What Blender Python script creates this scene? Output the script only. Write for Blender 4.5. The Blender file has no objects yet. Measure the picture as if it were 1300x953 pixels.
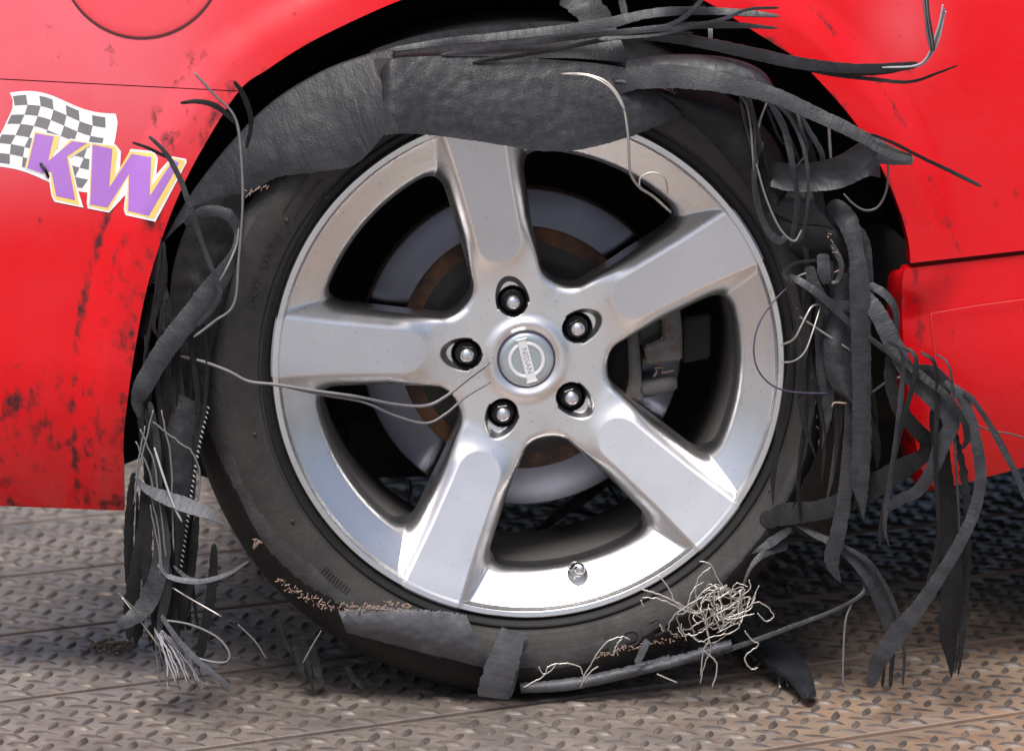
import bpy, bmesh, math, random
import numpy as np
from mathutils import Vector, Matrix, noise as mnoise
random.seed(7); rng = np.random.default_rng(7)
S = bpy.context.scene; COL = S.collection
R = math.radians
# ------------------------------------------------------------------ camera
WZ = 0.322                                   # height of the wheel centre above the deck
PITCH, YAW, DIST = R(10.0), R(3.5), 4.0
MM = 0.000737                                # metres per photo pixel at the wheel
back = Vector((-math.sin(YAW)*math.cos(PITCH), -math.cos(YAW)*math.cos(PITCH), math.sin(PITCH)))
fwd = -back
rgt = fwd.cross(Vector((0,0,1))).normalized(); upv = rgt.cross(fwd).normalized()
aim = Vector((0,0,WZ)) + rgt*(-22*MM) + upv*(-10.5*MM)
cam_d = bpy.data.cameras.new('camera'); cam = bpy.data.objects.new('camera', cam_d); COL.objects.link(cam)
cam.location = aim + back*DIST
M3 = Matrix((rgt, upv, back)).transposed()
cam.rotation_euler = M3.to_euler()
cam_d.sensor_width = 36; cam_d.lens = 36*DIST/(1300*MM)
cam_d.clip_start = 0.1; cam_d.clip_end = 500
cam_d.dof.use_dof = True; cam_d.dof.focus_distance = DIST-0.02; cam_d.dof.aperture_fstop = 9
S.camera = cam
S.render.resolution_x, S.render.resolution_y = 1024, 750
CL = np.array(cam.location); RG, UP, FW = np.array(rgt), np.array(upv), np.array(fwd)
def ray(px, py):
    d = FW*DIST + RG*((px-650)*MM) + UP*((476.5-py)*MM)
    return d
def P(px, py, Y=0.0):                        # a point at depth Y
    d = ray(px, py); return CL + d*((Y-CL[1])/d[1])
def PG(px, py, z=0.0):                       # a point on a level
    d = ray(px, py); return CL + d*((z-CL[2])/d[2])
# ------------------------------------------------------------------ world, sun, exposure
SUN_EL, SUN_AZ = R(62), R(-20)               # azimuth measured from the camera side, minus = left
w = bpy.data.worlds.new('World'); S.world = w; w.use_nodes = True
nt = w.node_tree; bg = nt.nodes['Background']
sky = nt.nodes.new('ShaderNodeTexSky'); sky.sky_type = 'NISHITA'; sky.sun_disc = False
sky.sun_elevation = SUN_EL; sky.sun_rotation = math.pi - SUN_AZ
sky.air_density = .8; sky.dust_density = 5.0; sky.ozone_density = .8
nt.links.new(sky.outputs[0], bg.inputs[0]); bg.inputs[1].default_value = 0.12
sl = bpy.data.lights.new('sun', 'SUN'); sun = bpy.data.objects.new('sun', sl); COL.objects.link(sun)
sl.energy = 3.2; sl.angle = R(24); sl.color = (1, .985, .965)
sd = Vector((math.sin(SUN_AZ)*math.cos(SUN_EL), -math.cos(SUN_AZ)*math.cos(SUN_EL), math.sin(SUN_EL)))
sun.rotation_euler = sd.to_track_quat('Z', 'Y').to_euler()
S.view_settings.view_transform = 'Standard'; S.view_settings.look = 'None'
S.view_settings.exposure = 0.27; S.view_settings.gamma = 1
S.render.engine = 'CYCLES'
# ------------------------------------------------------------------ materials
def mat(name, base, rough=.5, metal=0., spec=.5, coat=0., coat_r=.05, aniso=0.):
    m = bpy.data.materials.new(name); m.use_nodes = True
    b = m.node_tree.nodes['Principled BSDF']
    b.inputs['Base Color'].default_value = (*base, 1); b.inputs['Roughness'].default_value = rough
    b.inputs['Metallic'].default_value = metal; b.inputs['Specular IOR Level'].default_value = spec
    b.inputs['Coat Weight'].default_value = coat; b.inputs['Coat Roughness'].default_value = coat_r
    b.inputs['Anisotropic'].default_value = aniso
    return m
class N:                                     # small node helper
    def __init__(s, m): s.t = m.node_tree; s.b = s.t.nodes['Principled BSDF']; s._co = None
    def co(s):
        if s._co is None: s._co = s.t.nodes.new('ShaderNodeTexCoord').outputs['Object']
        return s._co
    def noise(s, scale, detail=4, rough=.55, vec=None, dist=0.):
        n = s.t.nodes.new('ShaderNodeTexNoise'); n.inputs['Scale'].default_value = scale
        n.inputs['Detail'].default_value = detail; n.inputs['Roughness'].default_value = rough
        n.inputs['Distortion'].default_value = dist
        s.t.links.new(vec or s.co(), n.inputs['Vector']); return n.outputs['Fac']
    def vor(s, scale, vec=None):
        n = s.t.nodes.new('ShaderNodeTexVoronoi'); n.inputs['Scale'].default_value = scale
        s.t.links.new(vec or s.co(), n.inputs['Vector']); return n.outputs['Distance']
    def mapv(s, scale, rot=(0,0,0)):
        n = s.t.nodes.new('ShaderNodeMapping'); n.inputs['Scale'].default_value = scale; n.inputs['Rotation'].default_value = rot
        s.t.links.new(s.co(), n.inputs['Vector']); return n.outputs[0]
    def ramp(s, f, stops):
        n = s.t.nodes.new('ShaderNodeValToRGB'); e = n.color_ramp.elements
        while len(e) < len(stops): e.new(.5)
        for k, (p, c) in enumerate(stops):
            e[k].position = p; e[k].color = (*c, 1) if hasattr(c, '__len__') else (c, c, c, 1)
        s.t.links.new(f, n.inputs[0]); return n.outputs[0]
    def mix(s, f, a, b):
        n = s.t.nodes.new('ShaderNodeMix'); n.data_type = 'RGBA'
        for k, v in ((0, f), (6, a), (7, b)):
            if hasattr(v, 'is_linked'): s.t.links.new(v, n.inputs[k])
            elif k == 0: n.inputs[0].default_value = v
            else: n.inputs[k].default_value = (*v, 1)
        return n.outputs[2]
    def math(s, op, a, b=0., c=None, clamp=False):
        n = s.t.nodes.new('ShaderNodeMath'); n.operation = op; n.use_clamp = clamp
        for k, v in enumerate((a, b) if c is None else (a, b, c)):
            if hasattr(v, 'is_linked'): s.t.links.new(v, n.inputs[k])
            else: n.inputs[k].default_value = v
        return n.outputs[0]
    def attr(s, name):
        n = s.t.nodes.new('ShaderNodeAttribute'); n.attribute_name = name; return n.outputs['Fac']
    def set(s, inp, v): s.t.links.new(v, s.b.inputs[inp])
    def bump(s, h, strength=.3, dist=.001, prev=None):
        n = s.t.nodes.new('ShaderNodeBump'); n.inputs['Strength'].default_value = strength; n.inputs['Distance'].default_value = dist
        s.t.links.new(h, n.inputs['Height'])
        if prev is not None: s.t.links.new(prev, n.inputs['Normal'])
        s.t.links.new(n.outputs[0], s.b.inputs['Normal']); return n.outputs[0]
MT = {}
# red paint with rubber smears
m = MT['paint'] = mat('red_paint', (.72, .012, .02), .38, 0, 0., .9, .06); n = N(m)
d = n.attr('dirt')
f1 = n.noise(90, 6, .65, n.mapv((1, 1, .55), (0, .5, 0))); f2 = n.noise(28, 5, .6); f3 = n.noise(420, 3, .6)
k = n.math('ADD', n.math('MULTIPLY', f1, .60), n.math('ADD', n.math('MULTIPLY', f2, .42), n.math('MULTIPLY', f3, .10)))
k = n.math('MULTIPLY', n.math('SUBTRACT', k, .56), 3.0)
k = n.math('ADD', n.math('ADD', k, -.33), n.math('MULTIPLY', d, .54))
k = n.math('MULTIPLY', k, 2.7, clamp=True)
k = n.math('MULTIPLY', k, .92)
dust_sheen = n.math('ADD', n.math('MULTIPLY', n.ramp(n.noise(16, 6, .7), [(.45, 0.), (.8, 1.)]), .05), n.math('MULTIPLY', n.attr('dust_sheen'), n.math('ADD', .42, n.math('MULTIPLY', n.noise(9, 6, .65), .5))), clamp=True)  # faint random dusty film, plus sky sheen painted into the red
c0 = n.mix(dust_sheen, (.62, .0025, .007), (.68, .17, .21))
spk = n.ramp(n.noise(700, 2, .5), [(.74, 0.), (.78, 1.)])
c0 = n.mix(n.math('MULTIPLY', spk, .4), c0, (.6, .35, .32))
n.set('Base Color', n.mix(k, c0, (.028, .026, .028)))
n.set('Roughness', n.math('ADD', .36, n.math('MULTIPLY', k, .4)))
n.set('Coat Weight', n.math('SUBTRACT', .7, n.math('MULTIPLY', k, .65)))
n.set('Coat Roughness', n.math('ADD', .10, n.math('MULTIPLY', n.noise(30, 4), .14)))
MT['film_edge'] = mat('film_edge', (.55, .06, .07), .4)
MT['gap'] = mat('panel_gap', (.05, .004, .006), .7)
MT['liner'] = mat('black_liner', (.012, .012, .013), .85, 0, .2)
MT['under'] = mat('underbody_black', (.02, .019, .018), .9, 0, .2)
# rubbers
def rubber(name, base, rough, sc, st=.5, tint=None, streak=True, amt=.5):
    m = MT[name] = mat(name, base, rough, 0, .28 if base[0] < .012 else .4); n = N(m)
    a = n.noise(sc, 5, .65); b = n.noise(sc*.16, 3, .6); c = n.vor(sc*1.3)
    if tint: n.set('Base Color', n.mix(n.ramp(n.noise(sc*.09, 5, .7), [(.38, 0.), (.68, amt)]), base, tint))
    n.set('Roughness', n.ramp(b, [(.3, rough-.1), (.7, rough+.12)]))
    if streak:
        at = n.t.nodes.new('ShaderNodeAttribute'); at.attribute_name = 'uvw'
        mp = n.t.nodes.new('ShaderNodeMapping'); mp.inputs['Scale'].default_value = (230, 42, 1); n.t.links.new(at.outputs['Vector'], mp.inputs['Vector'])
        wr = n.noise(1., 4, .6, mp.outputs[0], .6)
        mp2 = n.t.nodes.new('ShaderNodeMapping'); mp2.inputs['Scale'].default_value = (26, 26, 1); n.t.links.new(at.outputs['Vector'], mp2.inputs['Vector'])
        mk = n.ramp(n.noise(1., 3, .6, mp2.outputs[0]), [(.40, .15), (.62, 1.)])
        h = n.math('ADD', n.math('MULTIPLY', a, .55), n.math('ADD', n.math('MULTIPLY', c, .2), n.math('MULTIPLY', n.math('MULTIPLY', wr, mk), 1.3)))
        n.set('Roughness', n.ramp(wr, [(.35, rough-.08), (.65, rough+.14)]))
    else: h = n.math('ADD', a, b)
    n.bump(h, st, .0016)
    return m
rubber('rubber_strip', (.015, .0155, .019), .42, 650, .42, (.046, .047, .054))
rubber('rubber_flap', (.013, .0132, .0155), .42, 420, .42, (.032, .033, .038))
rubber('rubber_dark', (.006, .006, .0065), .5, 600, .4, (.014, .0135, .014))
rubber('rubber_light', (.055, .056, .064), .45, 500, .4, (.11, .112, .125))
rubber('tyre_sidewall', (.022, .0207, .0200), .62, 240, .35, (.042, .037, .033), False, .8)
rubber('tyre_scuff', (.022, .021, .022), .62, 150, .7, (.062, .061, .062), False, .9)
rubber('tyre_shoulder', (.007, .0068, .0068), .6, 600, .4, (.012, .0115, .0115), True, .6)
MT['steel_wire'] = mat('steel_wire', (.50, .47, .43), .4, .7)
MT['cord_wire'] = mat('cord_wire', (.16, .155, .16), .5, .2)
MT['pale_fibre'] = mat('pale_fibre', (.36, .36, .38), .6)
MT['purple_wire'] = mat('purple_wire', (.06, .045, .085), .5)
MT['copper'] = mat('torn_brass_cord', (.30, .205, .16), .7, .2)
# alloys
def alloy(name, base, rough, bumpst=.05, metal=1.):
    m = MT[name] = mat(name, base, rough, metal); n = N(m)
    s = n.noise(26, 6, .7); dts = n.ramp(n.noise(330, 2, .4), [(.70, 0.), (.74, 1.)])
    c = n.mix(n.ramp(s, [(.40, 0.), (.85, .35)]), base, tuple(x*.80*y for x, y in zip(base, (1, .96, .9))))
    n.set('Base Color', n.mix(n.math('MULTIPLY', dts, .35), c, (.2, .17, .14)))
    n.set('Roughness', n.math('ADD', rough-.06, n.math('MULTIPLY', n.noise(60, 5, .7), .13)))
    n.bump(n.noise(900, 2), bumpst, .0004)
alloy('alloy_silver', (.83, .825, .83), .29)
alloy('alloy_face', (.66, .675, .72), .40, .05, .85)
alloy('alloy_lip', (.74, .735, .74), .28, .01)
alloy('barrel_metal', (.16, .15, .145), .5, .05, .6)
MT['chrome'] = mat('chrome', (.80, .80, .82), .12, 1)
MT['chrome_cap'] = mat('cap_silver', (.52, .58, .61), .26, .85)
MT['emblem'] = mat('emblem_silver', (.80, .79, .80), .3, .35)
MT['nut_black'] = mat('nut_black', (.03, .03, .032), .32, .6)
MT['groove'] = mat('cap_groove', (.06, .035, .09), .5)
# brake disc
m = MT['disc_face'] = mat('disc_face', (.11, .115, .14), .27, 1, .5, 0, .05, 1.); n = N(m); n.b.inputs['Anisotropic Rotation'].default_value = .25
tg = n.t.nodes.new('ShaderNodeTangent'); tg.direction_type = 'RADIAL'; tg.axis = 'Y'
n.t.links.new(tg.outputs[0], n.b.inputs['Tangent'])
m = MT['disc_rust'] = mat('disc_rust', (.09, .045, .03), .8, .1); n = N(m)
n.set('Base Color', n.mix(n.ramp(n.noise(22, 6, .7), [(.42, 0.), (.66, 1.)]), (.030, .018, .015), (.15, .065, .026))); n.bump(n.noise(300), .4, .001)
m = MT['bell_iron'] = mat('bell_iron', (.02, .018, .017), .6, .3)
m = MT['cast_iron'] = mat('cast_iron', (.14, .135, .13), .7, .3); n = N(m)
n.set('Base Color', n.mix(n.ramp(n.noise(50, 6, .7), [(.46, 0.), (.68, 1.)]), (.10, .098, .096), (.07, .036, .02))); n.bump(n.noise(500), .4, .001)
# deck
m = MT['deck'] = mat('deck_steel', (.2, .17, .15), .5, .25); n = N(m)
a = n.noise(7, 8, .68); b = n.noise(40, 6, .7); c = n.noise(2.2, 3, .6)
sx = n.t.nodes.new('ShaderNodeSeparateXYZ'); n.t.links.new(n.co(), sx.inputs[0])
base = n.mix(n.ramp(a, [(.38, 0.), (.62, 1.)]), (.175, .148, .136), (.30, .248, .212))
base = n.mix(n.ramp(b, [(.52, 0.), (.68, .75)]), base, (.12, .082, .062))
stain = n.ramp(n.noise(3.1, 7, .7, n.mapv((1, 1.8, 1), (0, 0, .5))), [(.50, 0.), (.64, .65)])
base = n.mix(stain, base, (.085, .07, .066))
scr = n.ramp(n.noise(34, 3, .5, n.mapv((.6, 9, 1), (0, 0, .9))), [(.66, 0.), (.72, .55)])
base = n.mix(scr, base, (.34, .31, .29))
warm_w = n.math('ADD', n.math('MULTIPLY', sx.outputs[0], 1.1), n.math('SUBTRACT', n.noise(5, 6, .65), .50), clamp=True)  # warm tan tone, stronger towards the right, broken up by noise
base = n.mix(n.ramp(warm_w, [(.15, 0.), (.5, .8)]), base, n.mix(n.ramp(n.noise(24, 5, .7), [(.4, 0.), (.66, 1.)]), (.40, .285, .19), (.36, .215, .145)))
n.set('Base Color', base)
n.set('Roughness', n.ramp(b, [(.3, .30), (.7, .58)])); n.bump(n.noise(160, 5, .7), .35, .0015)
m = MT['lug'] = mat('dark_lug_steel', (.1, .09, .08), .5, .3); n = N(m)  # raised pattern, toned darker than the plates
n.set('Base Color', n.mix(n.ramp(n.noise(30, 5, .7), [(.45, 0.), (.7, 1.)]), (.095, .08, .073), (.21, .172, .145)))
MT['deck_rust'] = mat('seam_rust', (.06, .022, .014), .9)
m = MT['ground'] = mat('ground_concrete', (.25, .235, .22), .8); n = N(m)
n.set('Base Color', n.mix(n.noise(.6, 8, .7), (.19, .19, .192), (.29, .285, .285)))
for nm, c in (('sticker_white', (.86, .85, .86)), ('sticker_black', (.10, .11, .12)), ('sticker_purple', (.34, .10, .56)), ('sticker_yellow', (.88, .60, .10))):
    m = MT[nm] = mat(nm, c, .3, 0, .5, .3); n = N(m)
    wk = n.math('MULTIPLY', n.ramp(n.noise(55, 6, .72, n.mapv((1, 1, .4), (0, .6, 0))), [(.56, 0.), (.74, 1.)]), .6)
    n.set('Base Color', n.mix(wk, n.mix(n.math('MULTIPLY', n.noise(14, 4), .25), c, (.75, .66, .68)), (.16, .13, .14))); n.set('Roughness', n.math('ADD', .25, n.math('MULTIPLY', wk, .6)))
MT['debris'] = mat('dry_debris', (.10, .078, .06), .9)
MT['red_strap'] = mat('red_strap', (.6, .03, .08), .6)
MT['white_paint'] = mat('white_scrap', (.75, .75, .76), .6)
# ------------------------------------------------------------------ object helpers
def link(name, me, material, parent=None, smooth=True):
    o = bpy.data.objects.new(name, me); COL.objects.link(o)
    mats = material if isinstance(material, (list, tuple)) else [material]
    for x in mats: me.materials.append(MT[x] if isinstance(x, str) else x)
    if smooth and len(me.polygons): me.polygons.foreach_set('use_smooth', [True]*len(me.polygons))
    if parent is not None: o.parent = parent
    return o
def mesh(name, verts, faces, material, parent=None, smooth=True, midx=None):
    me = bpy.data.meshes.new(name)
    me.from_pydata([tuple(v) for v in verts], [], [tuple(int(i) for i in f) for f in faces]); me.update()
    o = link(name, me, material, parent, smooth)
    if midx is not None: me.polygons.foreach_set('material_index', np.asarray(midx, dtype=np.int32))
    return o
def sharp(o, ang=40):
    o.data.set_sharp_from_angle(angle=R(ang)); return o
def empty(name, parent=None, loc=(0,0,0)):
    o = bpy.data.objects.new(name, None); COL.objects.link(o); o.location = loc; o.empty_display_size = .05
    if parent is not None: o.parent = parent
    return o
def tag(o, label=None, cat=None, group=None, kind=None):
    for k, v in (('label', label), ('category', cat), ('group', group), ('kind', kind)):
        if v: o[k] = v
    return o
def grid_faces(nu, nv, off=0, closed_u=False, flip=False):
    f = []
    for i in range(nu if closed_u else nu-1):
        i2 = (i+1) % nu
        for j in range(nv-1):
            q = (off+i*nv+j, off+i2*nv+j, off+i2*nv+j+1, off+i*nv+j+1)
            f.append(q[::-1] if flip else q)
    return f
def crom(pts, nper=8):                       # Catmull-Rom through rows of any width
    p = np.array(pts, float); p = np.vstack([2*p[0]-p[1], p, 2*p[-1]-p[-2]])
    out = []
    for i in range(1, len(p)-2):
        for k in range(nper):
            t = k/nper
            out.append(.5*((2*p[i]) + (-p[i-1]+p[i+1])*t + (2*p[i-1]-5*p[i]+4*p[i+1]-p[i+2])*t*t + (-p[i-1]+3*p[i]-3*p[i+1]+p[i+2])*t**3))
    out.append(p[-2]); return np.array(out)
def resample(pts, n):
    p = np.array(pts, float); d = np.r_[0, np.cumsum(np.linalg.norm(np.diff(p, axis=0), axis=1))]
    s = np.linspace(0, d[-1], n); return np.stack([np.interp(s, d, p[:, k]) for k in range(p.shape[1])], 1)
def smoothstep(a, b, x):
    t = np.clip((x-a)/(b-a), 0, 1); return t*t*(3-2*t)
def seg_dist(px, py, poly):
    best = np.full(px.shape, 1e9)
    for (x0, y0), (x1, y1) in zip(poly[:-1], poly[1:]):
        dx, dy = x1-x0, y1-y0; L = dx*dx+dy*dy
        t = np.clip(((px-x0)*dx+(py-y0)*dy)/L, 0, 1)
        best = np.minimum(best, np.hypot(px-(x0+t*dx), py-(y0+t*dy)))
    return best
def revolve(name, prof, material, parent, n=160, cx=0, cz=None, a0=0, a1=2*math.pi, flip=False):
    cz = WZ if cz is None else cz
    closed = abs(a1-a0-2*math.pi) < 1e-6
    v = []
    for i in range(n):
        a = a0+(a1-a0)*i/(n if closed else n-1)
        for (r, y) in prof: v.append((cx+r*math.cos(a), y, cz+r*math.sin(a)))
    return mesh(name, v, grid_faces(n, len(prof), 0, closed, flip), material, parent)
# ------------------------------------------------------------------ deck
# seam direction and offset read on the ground
A0, A1 = PG(0, 806), PG(150, 788); B0, B1 = PG(0, 732), PG(160, 710)
dirv = (A1-A0); ang = math.atan2(dirv[1], dirv[0])
ca, sa = math.cos(ang), math.sin(ang)
def to_uv(p): return np.array((p[0]*ca+p[1]*sa, -p[0]*sa+p[1]*ca))
sA, sB = to_uv(A0)[1], to_uv(B0)[1]
gap = abs(sB-sA)
ground = mesh('ground', [(-80,-80,-.05),(80,-80,-.05),(80,80,-.05),(-80,80,-.05)], [(0,1,2,3)], 'ground'); tag(ground, kind='structure')
deck = empty('steel_deck'); tag(deck, kind='structure')
seams = [sA+k*(sB-sA) for k in range(-4, 7)]; seams.sort()
backing = mesh('deck_frame', [( -3*ca-v*sa, -3*sa+v*ca, -.0045) for v in (seams[0], seams[-1])]+[(3*ca-v*sa, 3*sa+v*ca, -.0045) for v in (seams[-1], seams[0])], [(3,2,1,0)], 'deck_rust', deck)
def lug_template():
    L, Wd, H = .0155, .0042, .0022
    v = []; 
    for k in range(8):
        a = 2*math.pi*k/8; v.append((L*math.cos(a)*(1 if abs(math.cos(a)) > .9 else .78), Wd*math.sin(a), 0))
    for k in range(8):
        x, y, _ = v[k]; v.append((x*.62, y*.5, H))
    f = [(k, (k+1) % 8, 8+(k+1) % 8, 8+k) for k in range(8)]+[tuple(range(8, 16))]
    return np.array(v), f
LV, LF = lug_template(); PITCHL = .0345
for i in range(len(seams)-1):
    v0, v1 = seams[i]+.006, seams[i+1]-.006
    c = [(-3, v0), (3, v0), (3, v1), (-3, v1)]
    w3 = lambda u, v, z: (u*ca-v*sa, u*sa+v*ca, z)
    bv = [w3(u, v, -.006) for u, v in c]+[w3(u, v, -.001) for u, v in c]+[w3(u*(1-.0004), v+(.001 if v == v0 else -.001), 0) for u, v in c]
    bf = [(8, 9, 10, 11)]+[(a+o, (a+1) % 4+o, (a+1) % 4+4+o, a+4+o) for o in (0, 4) for a in range(4)]
    pl = mesh('deck_plate', bv, bf, 'deck', deck, False)
    vv, ff = [], []
    nu = int(2.3/PITCHL*2); nv = int((v1-v0)/(PITCHL/2))
    for a in range(-nu//2-8, nu//2+8):
        for b in range(nv):
            if (a+b) % 2: continue
            u = a*PITCHL/2; v = v0+.012+b*PITCHL/2
            if v > v1-.01: continue
            x, y, _ = w3(u, v, 0)
            if not (-1.15 < x < 1.25 and -.75 < y < 2.6): continue
            th = R(48)*(1 if b % 2 else -1)+rng.normal(0, .03)
            s = 1+rng.normal(0, .06); h = max(.35, 1+rng.normal(0, .3))
            cs, sn = math.cos(th), math.sin(th); o = len(vv)
            for (lx, ly, lz) in LV:
                uu, v2 = u+(lx*cs-ly*sn)*s, v+(lx*sn+ly*cs)*s
                vv.append(w3(uu, v2, lz*h+(.00002 if lz == 0 else 0)))
            ff += [tuple(o+k for k in f) for f in LF]
    if vv: tag(mesh('tread_relief', vv, ff, 'lug', pl), kind='stuff')
# ------------------------------------------------------------------ car
car = tag(empty('red_car'), 'dirty red car whose rear wheel wears a shredded flat tyre, parked on the steel deck', 'car')
arch_px = [(158,648),(157,600),(157,555),(163,500),(172,440),(185,372),(203,310),(225,252),(255,192),(303,116),(340,88),(390,56),(450,26),(510,0),(570,-20),(650,-36),(730,-42),(800,-34),(860,-14),(905,7),(943,31),(981,55),(1013,76),(1044,107),(1075,142),(1099,176),(1123,221),(1141,263),(1153,305),(1156,336)]
AR = crom(arch_px, 10)
BARCH = [(a[0], a[1]) for a in AR[::4]]
def body_y(X, Z):                            # depth of the skin
    base = .012 + .10*np.clip(.42-Z, 0, 1)**2 + .30*np.clip(Z-.50, 0, 1)**2
    base = base + 1.6*np.clip(.335-Z, 0, 1)**2 + 0.25*smoothstep(.1, -.3, X)*np.clip(Z-.50, 0, 1)**2
    base = base + .62*np.clip(-.28-X, 0, 2)**2 + .05*np.clip(X-.3, 0, 2)**2
    return base
def skin(px, py, off=0., flare=True):        # photo pixels to points on the skin
    px = np.asarray(px, float); py = np.asarray(py, float)
    f = 0
    if flare:
        d = seg_dist(px, py, BARCH)
        f = -.008*(1-smoothstep(28, 78, d)) - .004*(1-smoothstep(0, 14, d))*0
    Y = np.zeros(px.shape)
    for _ in range(5):
        D = FW[None]*DIST + RG[None]*((px-650)*MM)[:, None] + UP[None]*((476.5-py)*MM)[:, None]
        Pt = CL[None] + D*((Y-CL[1])/D[:, 1])[:, None]
        Y = body_y(Pt[:, 0], Pt[:, 2]) + f + off
    D = FW[None]*DIST + RG[None]*((px-650)*MM)[:, None] + UP[None]*((476.5-py)*MM)[:, None]
    return CL[None] + D*((Y-CL[1])/D[:, 1])[:, None]
smear_lines = [([(275,45),(240,90),(205,130),(190,165),(175,185)], 9, .55),
    ([(150,240),(132,285),(118,340),(103,390),(97,440),(94,500),(93,560),(97,610),(98,640)], 8, 1.0),
    ([(250,130),(228,175),(218,200)], 26, .55), ([(300,110),(262,160),(235,215),(215,260)], 16, .65),
    ([(440,26),(380,60),(320,98),(300,114)], 5, .6),
    ([(1015,-5),(1050,32),(1085,70),(1120,110),(1150,165),(1172,200),(1190,250),(1208,300),(1222,322)], 6, .74),
    ([(905,7),(981,55),(1044,107),(1099,176),(1141,263),(1156,330)], 7, .75),
    ([(60,560),(75,520),(60,500)], 10, .75), ([(55,500),(70,530),(50,545)], 9, .7), ([(0,558),(25,556)], 8, .8), ([(0,470),(30,460)], 11, .7), ([(68,570),(88,560)], 9, .85),
    ([(150,470),(152,520),(147,560)], 12, .62), ([(110,470),(104,495)], 14, .55),
    ([(100,632),(150,640)], 8, .8), ([(1163,345),(1166,420),(1172,500)], 7, .75),
    ([(1030,95),(1060,130),(1090,180)], 14, .42), ([(1175,345),(1215,360)], 10, .5), ([(1160,90),(1200,95)], 14, .45)]
def dirt(px, py):
    d = np.zeros(px.shape)
    for poly, wd, a in smear_lines:
        d = np.maximum(d, a*np.exp(-(seg_dist(px, py, poly)/wd)**2))
    da = seg_dist(px, py, BARCH)
    band = .48*(1-smoothstep(45, 70, da))*smoothstep(330, 240, px)*smoothstep(60, 150, py)
    low = .60*smoothstep(420, 520, py)*(px < 170)
    rb = .06*(1-smoothstep(40, 64, da))*(px > 800)
    return np.clip(np.maximum(np.maximum(d, band), np.maximum(low, rb)), 0, 1)
def sheenf(px, py):  # painted sky sheen at the upper left, with a reflection patch upper right
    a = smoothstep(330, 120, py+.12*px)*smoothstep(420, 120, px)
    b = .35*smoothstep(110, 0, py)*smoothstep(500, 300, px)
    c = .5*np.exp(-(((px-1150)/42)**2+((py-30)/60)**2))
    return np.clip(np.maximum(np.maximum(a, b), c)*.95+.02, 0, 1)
def panel(name, inner, outer, nt_, off=0., edge=(1,1,1,1), parent=car, power=1.6):
    """loft between two pixel curves; rolled-in rims all round"""
    n = len(inner); T = np.linspace(0, 1, nt_)**power
    px = inner[:, None, 0]+(outer[:, None, 0]-inner[:, None, 0])*T[None]
    py = inner[:, None, 1]+(outer[:, None, 1]-inner[:, None, 1])*T[None]
    pts = skin(px.ravel(), py.ravel(), off).reshape(n, nt_, 3)
    di = dirt(px.ravel(), py.ravel()).reshape(n, nt_)
    # rims: rows bent back along Y
    def rim(row, drow):
        out = []
        for dy, sh in ((.0012, 0), (.005, 0), (.022, 0)):
            q = row.copy(); q[:, 1] += dy; out.append((q, drow))
        return out
    G = [list(pts[i]) for i in range(n)]
    V = list(pts.reshape(-1, 3)); D = list(di.ravel()); F = grid_faces(n, nt_, 0, False, True)
    def add(row_idx, flip):
        rp = np.array([V[i] for i in row_idx]); rd = [D[i] for i in row_idx]; prev = row_idx
        cen = pts.reshape(-1, 3).mean(0)
        for k, (dy, sh) in enumerate(((.0015, .0006), (.005, .0009), (.024, .0009))):
            q = rp.copy(); q[:, 1] += dy; cur = list(range(len(V), len(V)+len(q)))
            V.extend(q); D.extend(rd)
            for a in range(len(cur)-1):
                f = (prev[a], prev[a+1], cur[a+1], cur[a]); F.append(f[::-1] if flip else f)
            prev = cur
    if edge[0]: add([i*nt_ for i in range(n)], True)
    if edge[1]: add([i*nt_+nt_-1 for i in range(n)], False)
    if edge[2]: add(list(range(nt_)), False)
    if edge[3]: add([(n-1)*nt_+j for j in range(nt_)], True)
    o = mesh(name, V, F, 'paint', parent)
    at = o.data.attributes.new('dirt', 'FLOAT', 'POINT'); at.data.foreach_set('value', np.array(D, dtype=np.float32))
    du = np.zeros(len(V), np.float32); du[:n*nt_] = sheenf(px.ravel(), py.ravel()); o.data.attributes.new('dust_sheen', 'FLOAT', 'POINT').data.foreach_set('value', du)
    sharp(o, 50); return o
iseam = 9*10
inn = resample(AR[:iseam+1]-np.array([0, 0]), 150)
bl = resample([(-150, 636), (-150, 500), (-150, 300), (-150, 93.7)], 150)
inn_b = inn.copy(); inn_b[-1, 1] += .7
bl_b = bl.copy()
bumper = panel('rear_bumper', inn_b, bl_b, 90)
# quarter panel
q_in = resample(AR[iseam:], 420); q_in[0, 1] -= .7; q_in[-1] += (0, -2)
q_out = np.vstack([resample([(-150, 92.2), (-150, -170)], 90), resample([(-150, -170), (1450, -170)], 260)[1:], resample([(1450, -170), (1450, 301)], 72)[1:]])
quarter = panel('quarter_panel', q_in, resample(q_out, 420) if len(q_out) != 420 else q_out, 100, 0.)
# sill
s_in = resample(crom([(1150,341),(1146,352),(1145,400),(1150,470),(1158,540),(1172,600),(1190,622)], 8), 80)
s_out = resample([(1450, 306), (1450, 400), (1450, 500), (1450, 553)], 80)
sill = panel('side_sill', s_in, s_out, 60, 0.004)
# closing plate at the end of the sill that faces the wheel
ed = skin(s_in[:, 0], s_in[:, 1], .004)
ev, ef = [], []
for k in range(len(ed)):
    for j, (dx, dy) in enumerate(((0, .004), (-.004, .012), (-.006, .03), (-.004, .07))):
        ev.append(ed[k]+np.array((dx+.0005, dy, -.19*dy)))
o = mesh('sill_end', ev, grid_faces(len(ed), 4), 'paint', sill)
o.data.attributes.new('dirt', 'FLOAT', 'POINT').data.foreach_set('value', np.full(len(ev), .45, np.float32))
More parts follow.
